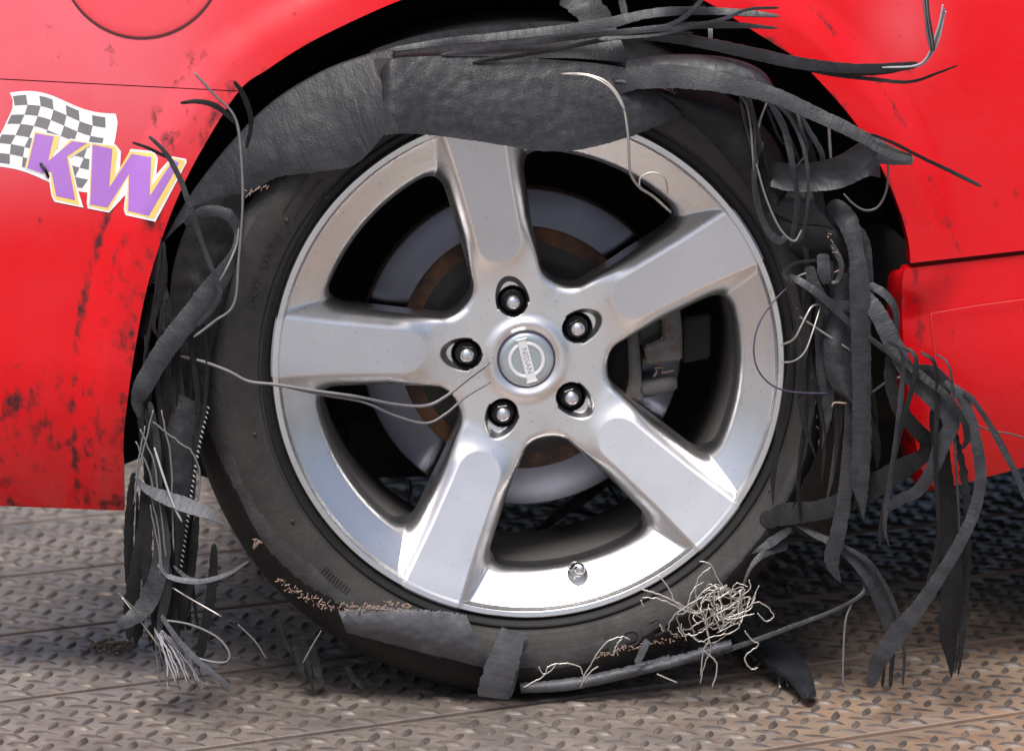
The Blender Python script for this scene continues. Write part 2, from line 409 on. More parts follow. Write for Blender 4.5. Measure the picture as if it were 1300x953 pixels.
# crease trim line on the sill
def decal_tube(name, pts, wpx, off, material, parent):
    p = np.array(pts, float); q = resample(p, max(8, len(p)*6))
    s3 = skin(q[:, 0], q[:, 1], off)
    return tube_pts(name, s3, [wpx*MM/2]*len(s3), material, parent)
def tube_pts(name, pts, rad, material, parent, ns=6, kind=None):
    pts = np.asarray(pts, float); n = len(pts); V, F = [], []
    T = np.gradient(pts, axis=0); T /= np.linalg.norm(T, axis=1)[:, None]+1e-12
    a = np.array((0, -1., .2)); 
    for i in range(n):
        s = np.cross(T[i], a); l = np.linalg.norm(s); s = s/l if l > 1e-4 else np.array((1., 0, 0)); b = np.cross(s, T[i])
        for k in range(ns):
            t = 2*math.pi*k/ns; V.append(pts[i]+(s*math.cos(t)+b*math.sin(t))*rad[i])
    for i in range(n-1):
        for k in range(ns):
            F.append((i*ns+k, i*ns+(k+1) % ns, (i+1)*ns+(k+1) % ns, (i+1)*ns+k))
    F.append(tuple(range(ns))[::-1]); F.append(tuple((n-1)*ns+k for k in range(ns)))
    return mesh(name, V, F, material, parent)
for pts in ([(1182,398),(1240,388),(1330,376)], [(1182,398),(1186,440),(1192,490)]): decal_tube('film_edge', pts, .9, -.0001, 'film_edge', sill)
# fuel door with its dark gap
def ring_on_skin(r0, r1, off0, off1, cx, cy, n=120, rows=3):
    V = []
    for i in range(n):
        a = 2*math.pi*i/n
        for j in range(rows):
            r = r0+(r1-r0)*j/(rows-1)
            V.append((cx+r*math.cos(a), cy+r*math.sin(a), off0+(off1-off0)*j/(rows-1)))
    V = np.array(V); P3 = np.vstack([skin(V[k:k+1, 0], V[k:k+1, 1], V[k, 2]) for k in range(len(V))])
    return P3, grid_faces(n, rows, 0, True)
P3, F = ring_on_skin(101.5, 104.6, -.0004, -.0004, 180, -54)
mesh('door_gap', P3, F, 'gap', quarter)
rows = [(0,-.0012),(30,-.0012),(60,-.0012),(90,-.0012),(99,-.0011),(101.2,-.0007),(101.8,-.0002)]
V = []
for i in range(120):
    a = 2*math.pi*i/120
    for r, of in rows: V.append(skin(np.array([180+r*math.cos(a)]), np.array([-54+r*math.sin(a)]), of)[0])
o = mesh('fuel_door', V, grid_faces(120, len(rows), 0, True), 'paint', quarter)
o.data.attributes.new('dirt', 'FLOAT', 'POINT'); o.data.attributes.new('dust_sheen', 'FLOAT', 'POINT').data.foreach_set('value', np.full(len(V), .55, np.float32))  # door carries the painted sheen evenly
# wheel-arch liner and underbody
lin = []
for yy, rr in ((.03, .0), (.10, .004), (.36, .004)):
    pass
LV3, LFc = [], []
ap = skin(AR[::3, 0], AR[::3, 1], .022); nA = len(ap); c0 = np.array((0, 0, WZ))
for p in ap:
    out = (p-c0)*np.array((1, 0, 1)); out /= np.linalg.norm(out)
    for yy, g in ((0, .0), (.012, .006), (.06, .012), (.24, .012), (.245, -.03), (.25, -.10)):
        q = p+out*g; LV3.append((q[0], p[1]+yy, q[2]))
mesh('wheel_arch_liner', LV3, grid_faces(nA, 6), 'liner', car)
def boxmesh(name, lo, hi, material, parent, bev=.004, rot=None, cen=None):
    bm = bmesh.new(); bmesh.ops.create_cube(bm, size=1)
    lo, hi = np.array(lo), np.array(hi)
    for v in bm.verts: v.co = Vector(((lo+hi)/2 + np.array(v.co)*(hi-lo)))
    if bev: bmesh.ops.bevel(bm, geom=bm.edges[:], offset=bev, segments=2, affect='EDGES', profile=.6)
    if rot is not None: bmesh.ops.rotate(bm, verts=bm.verts[:], cent=Vector((lo+hi)/2), matrix=Matrix.Rotation(rot, 3, 'Y'))
    me = bpy.data.meshes.new(name); bm.to_mesh(me); bm.free()
    return sharp(link(name, me, material, parent), 35)
boxmesh('underbody', (-.20, .27, .215), (1.6, 1.45, .9), 'under', car, .02)
boxmesh('floor_pan', (.44, .12, .2), (1.6, 1.45, .3), 'under', car, .02)
boxmesh('rear_floor_blocker', (-.32, .42, .13), (.44, 1.45, .3), 'under', car, .02)  # added low box that keeps light off the deck behind the wheel
boxmesh('inner_arch', (-.5, .262, .42), (.5, .29, .95), 'under', car, .01)
# ------------------------------------------------------------------ wheel
SP = [R(31+72*k) for k in range(5)]
def smin(a, b, k):
    h = np.clip(.5+.5*(b-a)/k, 0, 1); return b*(1-h)+a*h-k*h*(1-h)
def spoke_coords(x, z):
    r = np.hypot(x, z); th = np.arctan2(z, x)
    best = np.full(x.shape, 9.); idx = np.zeros(x.shape, int)
    for i, a in enumerate(SP):
        dlt = np.abs((th-a+math.pi) % (2*math.pi)-math.pi)
        idx = np.where(dlt < best, i, idx); best = np.minimum(best, dlt)
    return r, idx, r*np.cos(best), np.abs(r*np.sin(best))
def rim_sdf(x, z):
    r, idx, al, t = spoke_coords(x, z)
    wd = np.interp(r, [.05, .09, .13, .18, .2], [.033, .0335, .0345, .038, .040])
    sp = None
    for a in SP:
        u = x*math.cos(a)+z*math.sin(a); v = np.abs(-x*math.sin(a)+z*math.cos(a))
        q = np.where(u > 0, v, np.hypot(u, v))-wd
        sp = q if sp is None else smin(sp, q, .034)
    sd_ = smin(smin(sp, .200-r, .022), r-.072, .02)
    return sd_
LIP = .2415
def dense(xs, ys):
    c = crom(list(zip(xs, ys)), 10); return c[:, 0], c[:, 1]
RING_X, RING_Y = dense([.15, .17, .185, .200, .212, .222, .229, .2325], [.095, .0665, .0475, .0325, .0232, .0160, .0108, .0080])
RING_X, RING_Y = np.r_[RING_X, .2343, .240, .2415], np.r_[RING_Y, .0012, .0, .003]
SPK_X, SPK_Y = dense([.05, .09, .12, .16, .2, .2345, .25], [.046, .0380, .0312, .0215, .0112, .0012, -.002])
def rim_y(x, z):
    r, idx, al, t = spoke_coords(x, z)
    # ring: machined lip, then a dished band
    ring = np.interp(r, RING_X, RING_Y)
    # spokes
    ysp = np.maximum(np.interp(al, SPK_X, SPK_Y), .0012)
    wt = np.interp(al, [.098, .13, .18, .235], [.0198, .0204, .0225, .0268])
    endd = np.clip(.117-al, 0, 1)                 # rounded inner end of the flat face
    tt = np.hypot(t, 0)+0
    ex = np.where(al < .117, np.hypot(t, endd)-.020156, t-wt)
    ex = np.maximum(ex, 0)
    g = smoothstep(.080, .135, al); bev = (.13+.50*g)*(np.sqrt(ex**2+.0016**2)-.0016) + 24*g*ex**2 
    ysk = ysp+bev
    hub = .0440 + 4.5*np.clip(r-.048, 0, 1)**2
    y = smin(ysk, hub, .010)
    y = smin(y, ring, .0036)
    # raised land round the centre cap
    y = y - .0035*np.exp(-((r-.034)/.006)**2)
    # lug pockets, drawn out towards the spoke
    for i, a in enumerate(SP):
        cx, cz = .0565*math.cos(a), .0565*math.sin(a)
        u = (x-cx)*math.cos(a)+(z-cz)*math.sin(a); v = -(x-cx)*math.sin(a)+(z-cz)*math.cos(a)
        dd = np.hypot(u, v); y = y + .026*(1-smoothstep(.0118, .0145, dd))
        d2 = np.hypot(np.where(u > 0, u*.62, u*1.0), v); sc = (1-smoothstep(.0115, .0165, d2))*(u > -.004)
        y = y + .007*sc*(1-(1-smoothstep(.0118, .0145, dd)))
    # valve hole
    vx, vz = VALVE
    dv = np.hypot(x-vx, z-vz); y = y+.010*(1-smoothstep(.0075, .0095, dv))
    return y
vp = P(733, 727, .030); VALVE = (vp[0], vp[2]-WZ)
RC = .2265
def build_rim():
    h = .00095; n = int(.2285/h); ax = np.arange(-n, n+1)*h
    X, Z = np.meshgrid(ax, ax, indexing='ij')
    r = np.hypot(X, Z)
    def F(x, z): return np.maximum(rim_sdf(x, z), np.hypot(x, z)-RC)
    sdv = F(X, Z)
    # snap vertices near the border onto it
    e = 1e-4
    for _ in range(2):
        f = F(X, Z); gx = (F(X+e, Z)-F(X-e, Z))/(2*e); gz = (F(X, Z+e)-F(X, Z-e))/(2*e); g2 = gx*gx+gz*gz+1e-9
        near = (np.abs(sdv) < h*.72)
        X = np.where(near, X-f*gx/g2, X); Z = np.where(near, Z-f*gz/g2, Z)
    inside = sdv < h*.72
    def depth(x, z):
        y = rim_y(x, z); s = F(x, z); sw = rim_sdf(x, z)
        Rr = .0065; q = np.clip((sw+Rr)/Rr, 0, .999); y = y+Rr*(1-np.sqrt(1-q*q))
        return y
    Y = depth(X, Z)
    gx = (depth(X+e*3, Z)-depth(X-e*3, Z))/(6*e); gz = (depth(X, Z+e*3)-depth(X, Z-e*3))/(6*e)
    NX, NY, NZ = gx, -np.ones_like(gx), gz; L = np.sqrt(NX**2+1+NZ**2)
    nor = np.stack([NX/L, NY/L, NZ/L], -1)
    idm = -np.ones(X.shape, int); ok = inside; idm[ok] = np.arange(ok.sum())
    V = np.stack([X[ok], Y[ok], Z[ok]+WZ], 1); NN = nor[ok]
    a, b, c, d = idm[:-1, :-1], idm[1:, :-1], idm[1:, 1:], idm[:-1, 1:]
    cnt = (a >= 0).astype(int)+(b >= 0)+(c >= 0)+(d >= 0)
    quads = np.stack([a, b, c, d], -1)[cnt == 4]
    tris = []
    for q in np.stack([a, b, c, d], -1)[cnt == 3]: tris.append([k for k in q if k >= 0])
    faces = [tuple(q) for q in quads]+[tuple(t) for t in tris]
    # border edges -> skirts pulled back
    from collections import Counter
    ec = {}
    for f in faces:
        for k in range(len(f)):
            p, q = f[k], f[(k+1) % len(f)]; key = (min(p, q), max(p, q))
            ec[key] = None if key in ec else (p, q)
    border = [v for v in ec.values() if v and math.hypot(V[v[0]][0], V[v[0]][2]-WZ) < .22]
    # outer ring in polar rows, so that the lip edge runs clean
    rows = np.array([.2256, .2268, .2285, .2302, .2316, .2325, .2334, .2343, .2352, .237, .239, .240, .2408, .2412, .2415]); na = 1500
    th = np.arange(na)*2*math.pi/na; RR, TH = np.meshgrid(rows, th); px_, pz_ = RR*np.cos(TH), RR*np.sin(TH)
    yy_ = rim_y(px_, pz_); yy_[:, 0] += .0006; off = len(V)
    gx = (rim_y(px_+e*3, pz_)-rim_y(px_-e*3, pz_))/(6*e); gz = (rim_y(px_, pz_+e*3)-rim_y(px_, pz_-e*3))/(6*e); L = np.sqrt(gx**2+gz**2+1)
    V = np.vstack([V, np.stack([px_.ravel(), yy_.ravel(), pz_.ravel()+WZ], 1)]); NN = np.vstack([NN, np.stack([(gx/L).ravel(), (-1/L).ravel(), (gz/L).ravel()], 1)])
    faces += grid_faces(na, len(rows), off, True, True)
    lastrow = [off+i*len(rows)+len(rows)-1 for i in range(na)]
    border += [(lastrow[i], lastrow[(i+1) % na]) for i in range(na)]
    fc = np.array([np.mean(V[list(f)], axis=0) for f in faces])
    x, z = fc[:, 0], fc[:, 2]-WZ
    rr, idx, al, t = spoke_coords(x, z)
    wt = np.interp(al, [.098, .13, .18, .235], [.0195, .0205, .0225, .0268])
    ex = np.where(al < .117, np.hypot(t, .117-al)-.020156, t-wt)
    face_flat = (ex < 0) & (al > .09)
    region = np.where(rr < .094, 10, np.where((rr > RC-.0009) | ((rr > .201) & ~(ex < .0)), 11, idx))
    # spoke bevels beyond the ring radius stay with the spoke when proud of the ring
    mi = np.where(face_flat, 1, 0); mi = np.where((rr > .2334) & ~face_flat, 2, mi)
    return V, NN, faces, region, mi, border
V, NN, faces, region, mi, border = build_rim()
wheel = None
def sub_mesh(name, sel, parent):
    fs = [faces[i] for i in sel]; used = sorted({k for f in fs for k in f}); remap = {k: i for i, k in enumerate(used)}
    VV = [V[k] for k in used]; NV = [NN[k] for k in used]
    fl = [tuple(remap[k] for k in f) for f in fs]; ml = [mi[i] for i in sel]
    s = set(used)
    for (p, q) in border:
        if p in s and q in s and p in remap and q in remap:
            o = len(VV)
            rad = math.hypot(V[p][0], V[p][2]-WZ); dep = .018 if rad > .235 else .036
            pa, pb = V[p], V[q]
            VV += [pa, pb, pb+np.array((0, dep, 0)), pa+np.array((0, dep, 0))]
            f_ = (V[p]+V[q])/2; 
            # outward: gradient of the sdf
            e = 5e-4; xx, zz = np.array([f_[0]]), np.array([f_[2]-WZ])
            g = np.array(((rim_sdf(xx+e, zz)-rim_sdf(xx-e, zz))[0], 0, (rim_sdf(xx, zz+e)-rim_sdf(xx, zz-e))[0])) if rad < .235 else np.array((f_[0], 0, f_[2]-WZ))
            g /= np.linalg.norm(g)+1e-9
            NV += [g]*4
            fl.append((o, o+3, o+2, o+1)); ml.append(0 if rad < .235 else 2)
    me = bpy.data.meshes.new(name); me.from_pydata([tuple(v) for v in VV], [], fl); me.update()
    o = link(name, me, ['alloy_silver', 'alloy_face', 'alloy_lip'], parent)
    me.polygons.foreach_set('material_index', np.array(ml, np.int32))
    me.normals_split_custom_set_from_vertices([tuple(v) for v in NV])
    return o
wheel = sub_mesh('wheel', np.where(region == 11)[0], car)
for k in range(5): sub_mesh('spoke', np.where(region == k)[0], wheel)
sub_mesh('wheel_hub', np.where(region == 10)[0], wheel)
revolve('rim_barrel', [(.2405, .004), (.238, .02), (.212, .034), (.205, .05), (.198, .075), (.196, .11), (.200, .2), (.215, .215), (.2405, .222)], 'barrel_metal', wheel)
# lug nuts
for a in SP:
    cx, cz = .0565*math.cos(a), WZ+.0565*math.sin(a)
    nut = revolve('lug_nut', [(.0001, .0365), (.0045, .0368), (.0062, .0382), (.0072, .0412), (.0074, .050), (.0098, .0505), (.0112, .053), (.0118, .062), (.0125, .070)], 'nut_black', wheel, 6 if False else 36, cx, cz)
    revolve('nut_cap', [(.0001, .0352), (.0035, .0355), (.0054, .0365), (.0064, .0385), (.0066, .0415)], 'chrome', nut, 24, cx, cz)
    # hexagon
    hv = []
    for k in range(6):
        t = k*math.pi/3+a
        for (rr_, yy) in ((.0078, .0415), (.0092, .0425), (.0098, .052)): hv.append((cx+rr_*math.cos(t), yy, cz+rr_*math.sin(t)))
    mesh('nut_hex', hv, grid_faces(6, 3, 0, True), 'nut_black', nut, False)
# centre cap with emblem
cap = revolve('centre_cap', [(.0001, .0385), (.012, .0386), (.020, .0389), (.0245, .0395), (.0255, .0405), (.0258, .043)], 'chrome_cap', wheel, 96)
revolve('cap_groove', [(.0255, .0415), (.0268, .0418)], 'groove', cap, 96)
revolve('emblem_ring', [(.0140, .0388), (.0142, .0376), (.0150, .0370), (.0168, .0370), (.0175, .0376), (.0177, .0390)], 'emblem', cap, 96)
ba = math.atan2(-(750-220), 515-380)   # direction along the bar, image frame
bu = np.array((math.cos(ba), 0, math.sin(ba))); bvv = np.array((-math.sin(ba), 0, math.cos(ba)))
bm = bmesh.new(); bmesh.ops.create_cube(bm, size=1)
for v in bm.verts:
    l = v.co.copy(); p = np.array((0, .0372, WZ))+bu*(l.x*.0425)+bvv*(l.y*.0088)+np.array((0, l.z*.0034, 0)); v.co = Vector(p)
bmesh.ops.bevel(bm, geom=bm.edges[:], offset=.0008, segments=2, affect='EDGES')
bmesh.ops.recalc_face_normals(bm, faces=bm.faces[:])
me = bpy.data.meshes.new('emblem_bar'); bm.to_mesh(me); bm.free(); sharp(link('emblem_bar', me, 'emblem', cap), 35)
def text_mesh(s, size, extrude=0.0):
    cu = bpy.data.curves.new('letters', 'FONT'); cu.body = s; cu.size = size; cu.align_x = 'CENTER'; cu.align_y = 'CENTER'; cu.extrude = extrude; cu.resolution_u = 3
    ob = bpy.data.objects.new('letters', cu); COL.objects.link(ob)
    dg = bpy.context.evaluated_depsgraph_get(); me = bpy.data.meshes.new_from_object(ob.evaluated_get(dg))
    bpy.data.objects.remove(ob); bpy.data.curves.remove(cu); return me
me = text_mesh('NISSAN', .0072, .00015); me.name = 'emblem_letters'
for v in me.vertices:
    p = np.array((0, .0354-v.co.z, WZ))+bu*v.co.x*1.05+bvv*v.co.y; v.co = Vector(p)
o = link('emblem_letters', me, 'chrome_cap', cap, False)
# valve stem
vs = empty('valve_stem', wheel)
def at_valve(name, prof, material, tiltx=.0, tiltz=.0):
    o = revolve(name, prof, material, vs, 28, VALVE[0], WZ+VALVE[1])
    for v in o.data.vertices:
        k = .036-v.co.y; v.co.x += k*tiltx; v.co.z += k*tiltz
    return o
at_valve('valve_nut', [(.0048, .022), (.0062, .0225), (.0064, .027), (.0080, .028), (.0082, .04)], 'chrome', .05, .30)
at_valve('valve_cap', [(.0001, .0085), (.0038, .009), (.0046, .0105), (.0046, .020), (.0052, .0215), (.0052, .024)], 'chrome', .05, .30)
# ------------------------------------------------------------------ brake
disc = revolve('brake_disc', [(.154, .112), (.1525, .110), (.118, .110)], 'disc_face', car, 180)
# object coordinates must be centred for the radial tangent
def recentre(o, c):
    for v in o.data.vertices: v.co -= Vector(c)
    o.location = c
recentre(disc, (0, 0.11, WZ))
def revl(name, prof, m, parent, n=140):
    o = revolve(name, prof, m, car, n); 
    for v in o.data.vertices: v.co -= Vector((0, .11, WZ))
    o.parent = parent; return o
revl('disc_edge', [(.154, .112), (.1545, .113), (.1545, .119), (.150, .120), (.150, .128), (.1545, .129), (.1545, .136)], 'disc_rust', disc)
revl('disc_hat', [(.1178, .1098), (.116, .107), (.106, .106), (.103, .105)], 'disc_rust', disc)
revl('disc_bell', [(.103, .105), (.094, .1045), (.086, .102), (.080, .088), (.074, .083)], 'bell_iron', disc)
revl('hub_flange', [(.074, .083), (.060, .080), (.055, .079), (.0001, .079)], 'nut_black', disc)
cal = empty('brake_caliper', car)
def prism(name, poly, y0, y1, material, parent, bev=.002):
    bm = bmesh.new(); vs_ = [bm.verts.new(P(px, py, y0)) for px, py in poly]; f = bm.faces.new(vs_)
    r = bmesh.ops.extrude_face_region(bm, geom=[f])
    for g in r['geom']:
        if isinstance(g, bmesh.types.BMVert): g.co.y += y1-y0
    bmesh.ops.recalc_face_normals(bm, faces=bm.faces[:])
    if bev: bmesh.ops.bevel(bm, geom=bm.edges[:], offset=bev, segments=2, affect='EDGES')
    me = bpy.data.meshes.new(name); bm.to_mesh(me); bm.free(); return sharp(link(name, me, material, parent), 35)
prism('caliper_bracket', [(797,418),(810,414),(816,500),(818,512),(794,505),(800,480)], .075, .10, 'cast_iron', cal)
prism('caliper_body', [(838,360),(860,350),(866,420),(866,458),(822,464),(818,440),(842,430)], .065, .105, 'cast_iron', cal)
prism('caliper_housing', [(812,350),(842,345),(846,420),(836,440),(812,440)], .085, .12, 'nut_black', cal)
prism('caliper_bridge', [(866,405),(902,398),(902,455),(866,462)], .08, .17, 'under', cal)
tube_pts('guide_pin', np.array([P(812, 494, .085), P(830, 491, .084), P(850, 486, .083), P(859, 485, .083)]), [.0085, .0085, .0085, .006], 'cast_iron', cal, 16)
tube_pts('pad_clip', np.array([P(830, 478, .08), P(834, 472, .08), P(832, 467, .08), P(842, 466, .08), P(840, 473, .08), P(856, 470, .08)]), [.0012]*6, 'copper', cal, 6)
sus = empty('suspension', car)
tube_pts('suspension_arm', np.array([(-.22, .34, .24), (-.05, .27, .25), (.05, .2, .27)]), [.02, .022, .026], 'under', sus, 14)
tube_pts('drive_shaft', np.array([(0, .13, WZ), (0, .9, WZ-.02)]), [.03, .03], 'under', sus, 16)
tube_pts('brake_hose', crom([P(425, 498, .25), P(418, 515, .25), P(422, 535, .25), P(440, 545, .25), P(436, 570, .26)], 8), [.003]*33, 'liner', sus, 8)
boxmesh('knuckle', (-.05, .14, WZ-.09), (.06, .2, WZ+.1), 'under', sus, .02)
# ------------------------------------------------------------------ tyre
TP = [(.2395, .010), (.2425, .003), (.2455, -.001), (.249, -.003), (.2515, -.0015), (.2535, -.0045), (.2565, -.0062), (.262, -.009), (.272, -.0125), (.282, -.0135), (.292, -.0115), (.300, -.007), (.3065, -.001), (.313, .010), (.3195, .028), (.3245, .06), (.326, .11), (.3245, .17), (.315, .205), (.296, .222), (.27, .226), (.2405, .220)]
prof = crom(TP, 4); nprof = len(prof); nth = 360
V = np.zeros((nth, nprof, 3)); 
for i in range(nth):
    a = 2*math.pi*i/nth; c, s = math.cos(a), math.sin(a)
    wob = 1+.004*math.sin(3*a+1)+.003*math.sin(7*a)
    k = smoothstep(.25, .30, prof[:, 0])
    dl = (math.degrees(a)+90+180) % 360-180            # 0 at the foot, + to the right
    wob -= .055*float(smoothstep(10, 50, np.array(dl)))*float(smoothstep(175, 120, np.array(dl)))
    rr = prof[:, 0]*(1+(wob-1)*k)
    V[i, :, 0] = rr*c; V[i, :, 1] = prof[:, 1]+.003*k*math.sin(5*a+2); V[i, :, 2] = WZ+rr*s
# flattened foot: squash below and bulge out
zz = V[:, :, 2]; low = np.clip(.014-zz, 0, .05)
V[:, :, 1] -= low*.5*(V[:, :, 1] < .05); V[:, :, 2] = np.maximum(zz, .003+.25*np.clip(zz, -.02, 0)*0)
midx = []
pr = (prof[:-1, 0]+prof[1:, 0])/2; py_ = (prof[:-1, 1]+prof[1:, 1])/2
zone = np.where((py_ < .012) & (pr < .32), 0, 2); zone[:14] = np.where(prof[:14, 0] < .2505, 2, 0)
faces_t = grid_faces(nth, nprof, 0, True)
midx = []
for i in range(nth):
    dl = (360*(i+.5)/nth+90+180) % 360-180
    lim = .2790 + .020*float(smoothstep(-30, -80, np.array(dl)))
    lim1 = lim+.006+.003*math.sin(i*.21)
    midx += list(np.where(zone == 2, 2, np.where(pr < lim-.009+.002*math.sin(i*.13), 0, np.where(pr < lim1, 1, 2))))
tyre = mesh('tyre', V.reshape(-1, 3), faces_t, ['tyre_sidewall', 'tyre_scuff', 'tyre_shoulder'], car, True, midx)
tag(tyre, 'flat tyre with its tread torn away into hanging strips')
def side_y(r): return float(np.interp(r, prof[:60, 0], prof[:60, 1]))
def wall_letters(name, s, size, r, a_mid, off=.0009, spacing=1.0, flip=False, material='tyre_sidewall', hstretch=1.0):
    me = text_mesh(s, size, .0004); me.name = name
    bm = bmesh.new(); bm.from_mesh(me)
    for v in bm.verts:
        x, y = v.co.x*spacing, v.co.y*hstretch
        if flip: x, y = -x, -y
        rr = r+y; a = a_mid-x/r
        v.co = Vector((rr*math.cos(a), side_y(rr)-off-v.co.z, WZ+rr*math.sin(a)))
    bm.to_mesh(me); bm.free(); return link(name, me, material, tyre, False)
CX0, CY0 = 672, 466
def ang_at(px, py): return math.atan2(-(py-CY0), px-CX0)
wall_letters('sidewall_letters', 'DOT  UXT6 ·', .0115, .2665, ang_at(340, 332), spacing=1.25)
wall_letters('sidewall_ribs', 'IIIIIIIIII', .0105, .2705, ang_at(435, 722), spacing=1.3, flip=True)
wall_letters('sidewall_letters', 'E C F', .030, .274, ang_at(800, 805), spacing=1.0, flip=False, hstretch=.8)
for (px, py) in ((418, 247), (367, 274), (323, 546), (371, 658), (979, 627)):
    a = ang_at(px, py); rr = math.hypot((px-CX0), (py-CY0)/.985)*MM
    q = (rr*math.cos(a), side_y(rr), WZ+rr*math.sin(a))
    revolve('moulding_pip', [(.0001, q[1]-.0018), (.0012, q[1]-.0017), (.0019, q[1]-.0012), (.0022, q[1]+.0006)], 'tyre_sidewall', tyre, 14, q[0], q[2])
# raised rectangle outline beside the letters
for (r0, r1) in ((.2625, .2632), (.2745, .2752)):
    a0, a1 = ang_at(372, 268), ang_at(425, 235)
    VV = []
    for k in range(30):
        a = a0+(a1-a0)*k/29
        for r_ in (r0, r0, r1, r1):
            VV.append((r_*math.cos(a), side_y(r_)-(.0008 if len(VV) % 4 in (1, 2) else -.0003), WZ+r_*math.sin(a)))
    mesh('raised_line', VV, grid_faces(30, 4), 'tyre_sidewall', tyre)
# ------------------------------------------------------------------ strips, sheets, wires
def sn(x, y, z): return mnoise.noise(Vector((x, y, z)))
def strip(pts, material='rubber_strip', name='rubber_strip', th=.0015, roll=0., wob=.85, parent=None, cup=.03, fray=.12, Y=None, lab=None, taper=True):
    """ribbon through (px, py, width_px, Y[, roll])"""
    rows = []
    for p in pts:
        p = list(p)
        if len(p) == 3: p.append(Y)
        if len(p) == 4: p.append(roll)
        rows.append(p)
    c = crom(rows, 14); c[:, 2] = np.maximum(c[:, 2], .8)
    nn_ = len(c)
    if taper: c[nn_-1, 2] *= .25; c[nn_-2, 2] *= .8; c[0, 2] *= .4; c[1, 2] *= .85
    sd0 = random.uniform(0, 100)
    P3 = np.array([P(r[0], r[1], r[3]) for r in c])
    T = np.gradient(P3, axis=0); T /= np.linalg.norm(T, axis=1)[:, None]+1e-12
    V, F = [], []; NS = 10
    prevW = None
    L = np.r_[0, np.cumsum(np.linalg.norm(np.diff(P3, axis=0), axis=1))]
    for i in range(len(c)):
        tocam = CL-P3[i]; tocam /= np.linalg.norm(tocam)
        W = np.cross(T[i], tocam); l = np.linalg.norm(W)
        W = W/l if l > .05 else (prevW if prevW is not None else RG.copy())
        if prevW is not None and np.dot(W, prevW) < 0: W = -W
        if prevW is not None: W = W*.6+prevW*.4; W /= np.linalg.norm(W)
        prevW = W
        Nn = np.cross(W, T[i]); Nn /= np.linalg.norm(Nn)
        if np.dot(Nn, tocam) < 0: Nn = -Nn
        ro = c[i, 4]+wob*sn(L[i]*20, sd0, 0)
        Wr = W*math.cos(ro)+Nn*math.sin(ro); Nr = Nn*math.cos(ro)-W*math.sin(ro)
        hw = c[i, 2]*MM/2; hw1 = hw*(1+fray*sn(L[i]*220, sd0, 3)+fray*.6*sn(L[i]*610, sd0, 4)); hw2 = hw*(1+fray*sn(L[i]*220, sd0, 9)+fray*.6*sn(L[i]*610, sd0, 6))
        t = min(th, max(hw*1.2, .0008))
        rip = .0005*sn(L[i]*70, sd0, 5)*min(1, hw/.006)
        for k in range(5):
            s_ = -1+2*k/4; e = .8 if k in (0, 4) else 1
            V.append(P3[i]+Wr*(s_*(hw1 if s_ < 0 else hw2))+Nr*(t/2*e - cup*hw*s_*s_+rip+.0002*sn(L[i]*260, s_*2, sd0)))
        for k in range(5):
            s_ = 1-2*k/4; e = .8 if k in (0, 4) else 1
            V.append(P3[i]+Wr*(s_*(hw1 if s_ < 0 else hw2)*.99)+Nr*(-t/2*e - cup*hw*s_*s_+rip))
    n = len(c)
    for i in range(n-1):
        for k in range(NS):
            F.append((i*NS+k, i*NS+(k+1) % NS, (i+1)*NS+(k+1) % NS, (i+1)*NS+k))
    F.append(tuple(range(NS))[::-1]); F.append(tuple((n-1)*NS+k for k in range(NS)))
    o = mesh(name, V, F, material, parent or tyre)
    bm = bmesh.new(); bm.from_mesh(o.data); bmesh.ops.recalc_face_normals(bm, faces=bm.faces[:]); bm.to_mesh(o.data); bm.free()
    uv = np.zeros((n, NS, 3)); uv[:, :, 0] = L[:, None]; uv[:, :, 1] = np.array([-1,-.5,0,.5,1,1,.5,0,-.5,-1])[None]*(c[:, 2]*MM/2)[:, None]; uv[:, :, 2] = sd0*10
    o.data.attributes.new('uvw', 'FLOAT_VECTOR', 'POINT').data.foreach_set('vector', uv.astype(np.float32).ravel())
    sharp(o, 32)
    if lab: o['label'] = lab
    return o
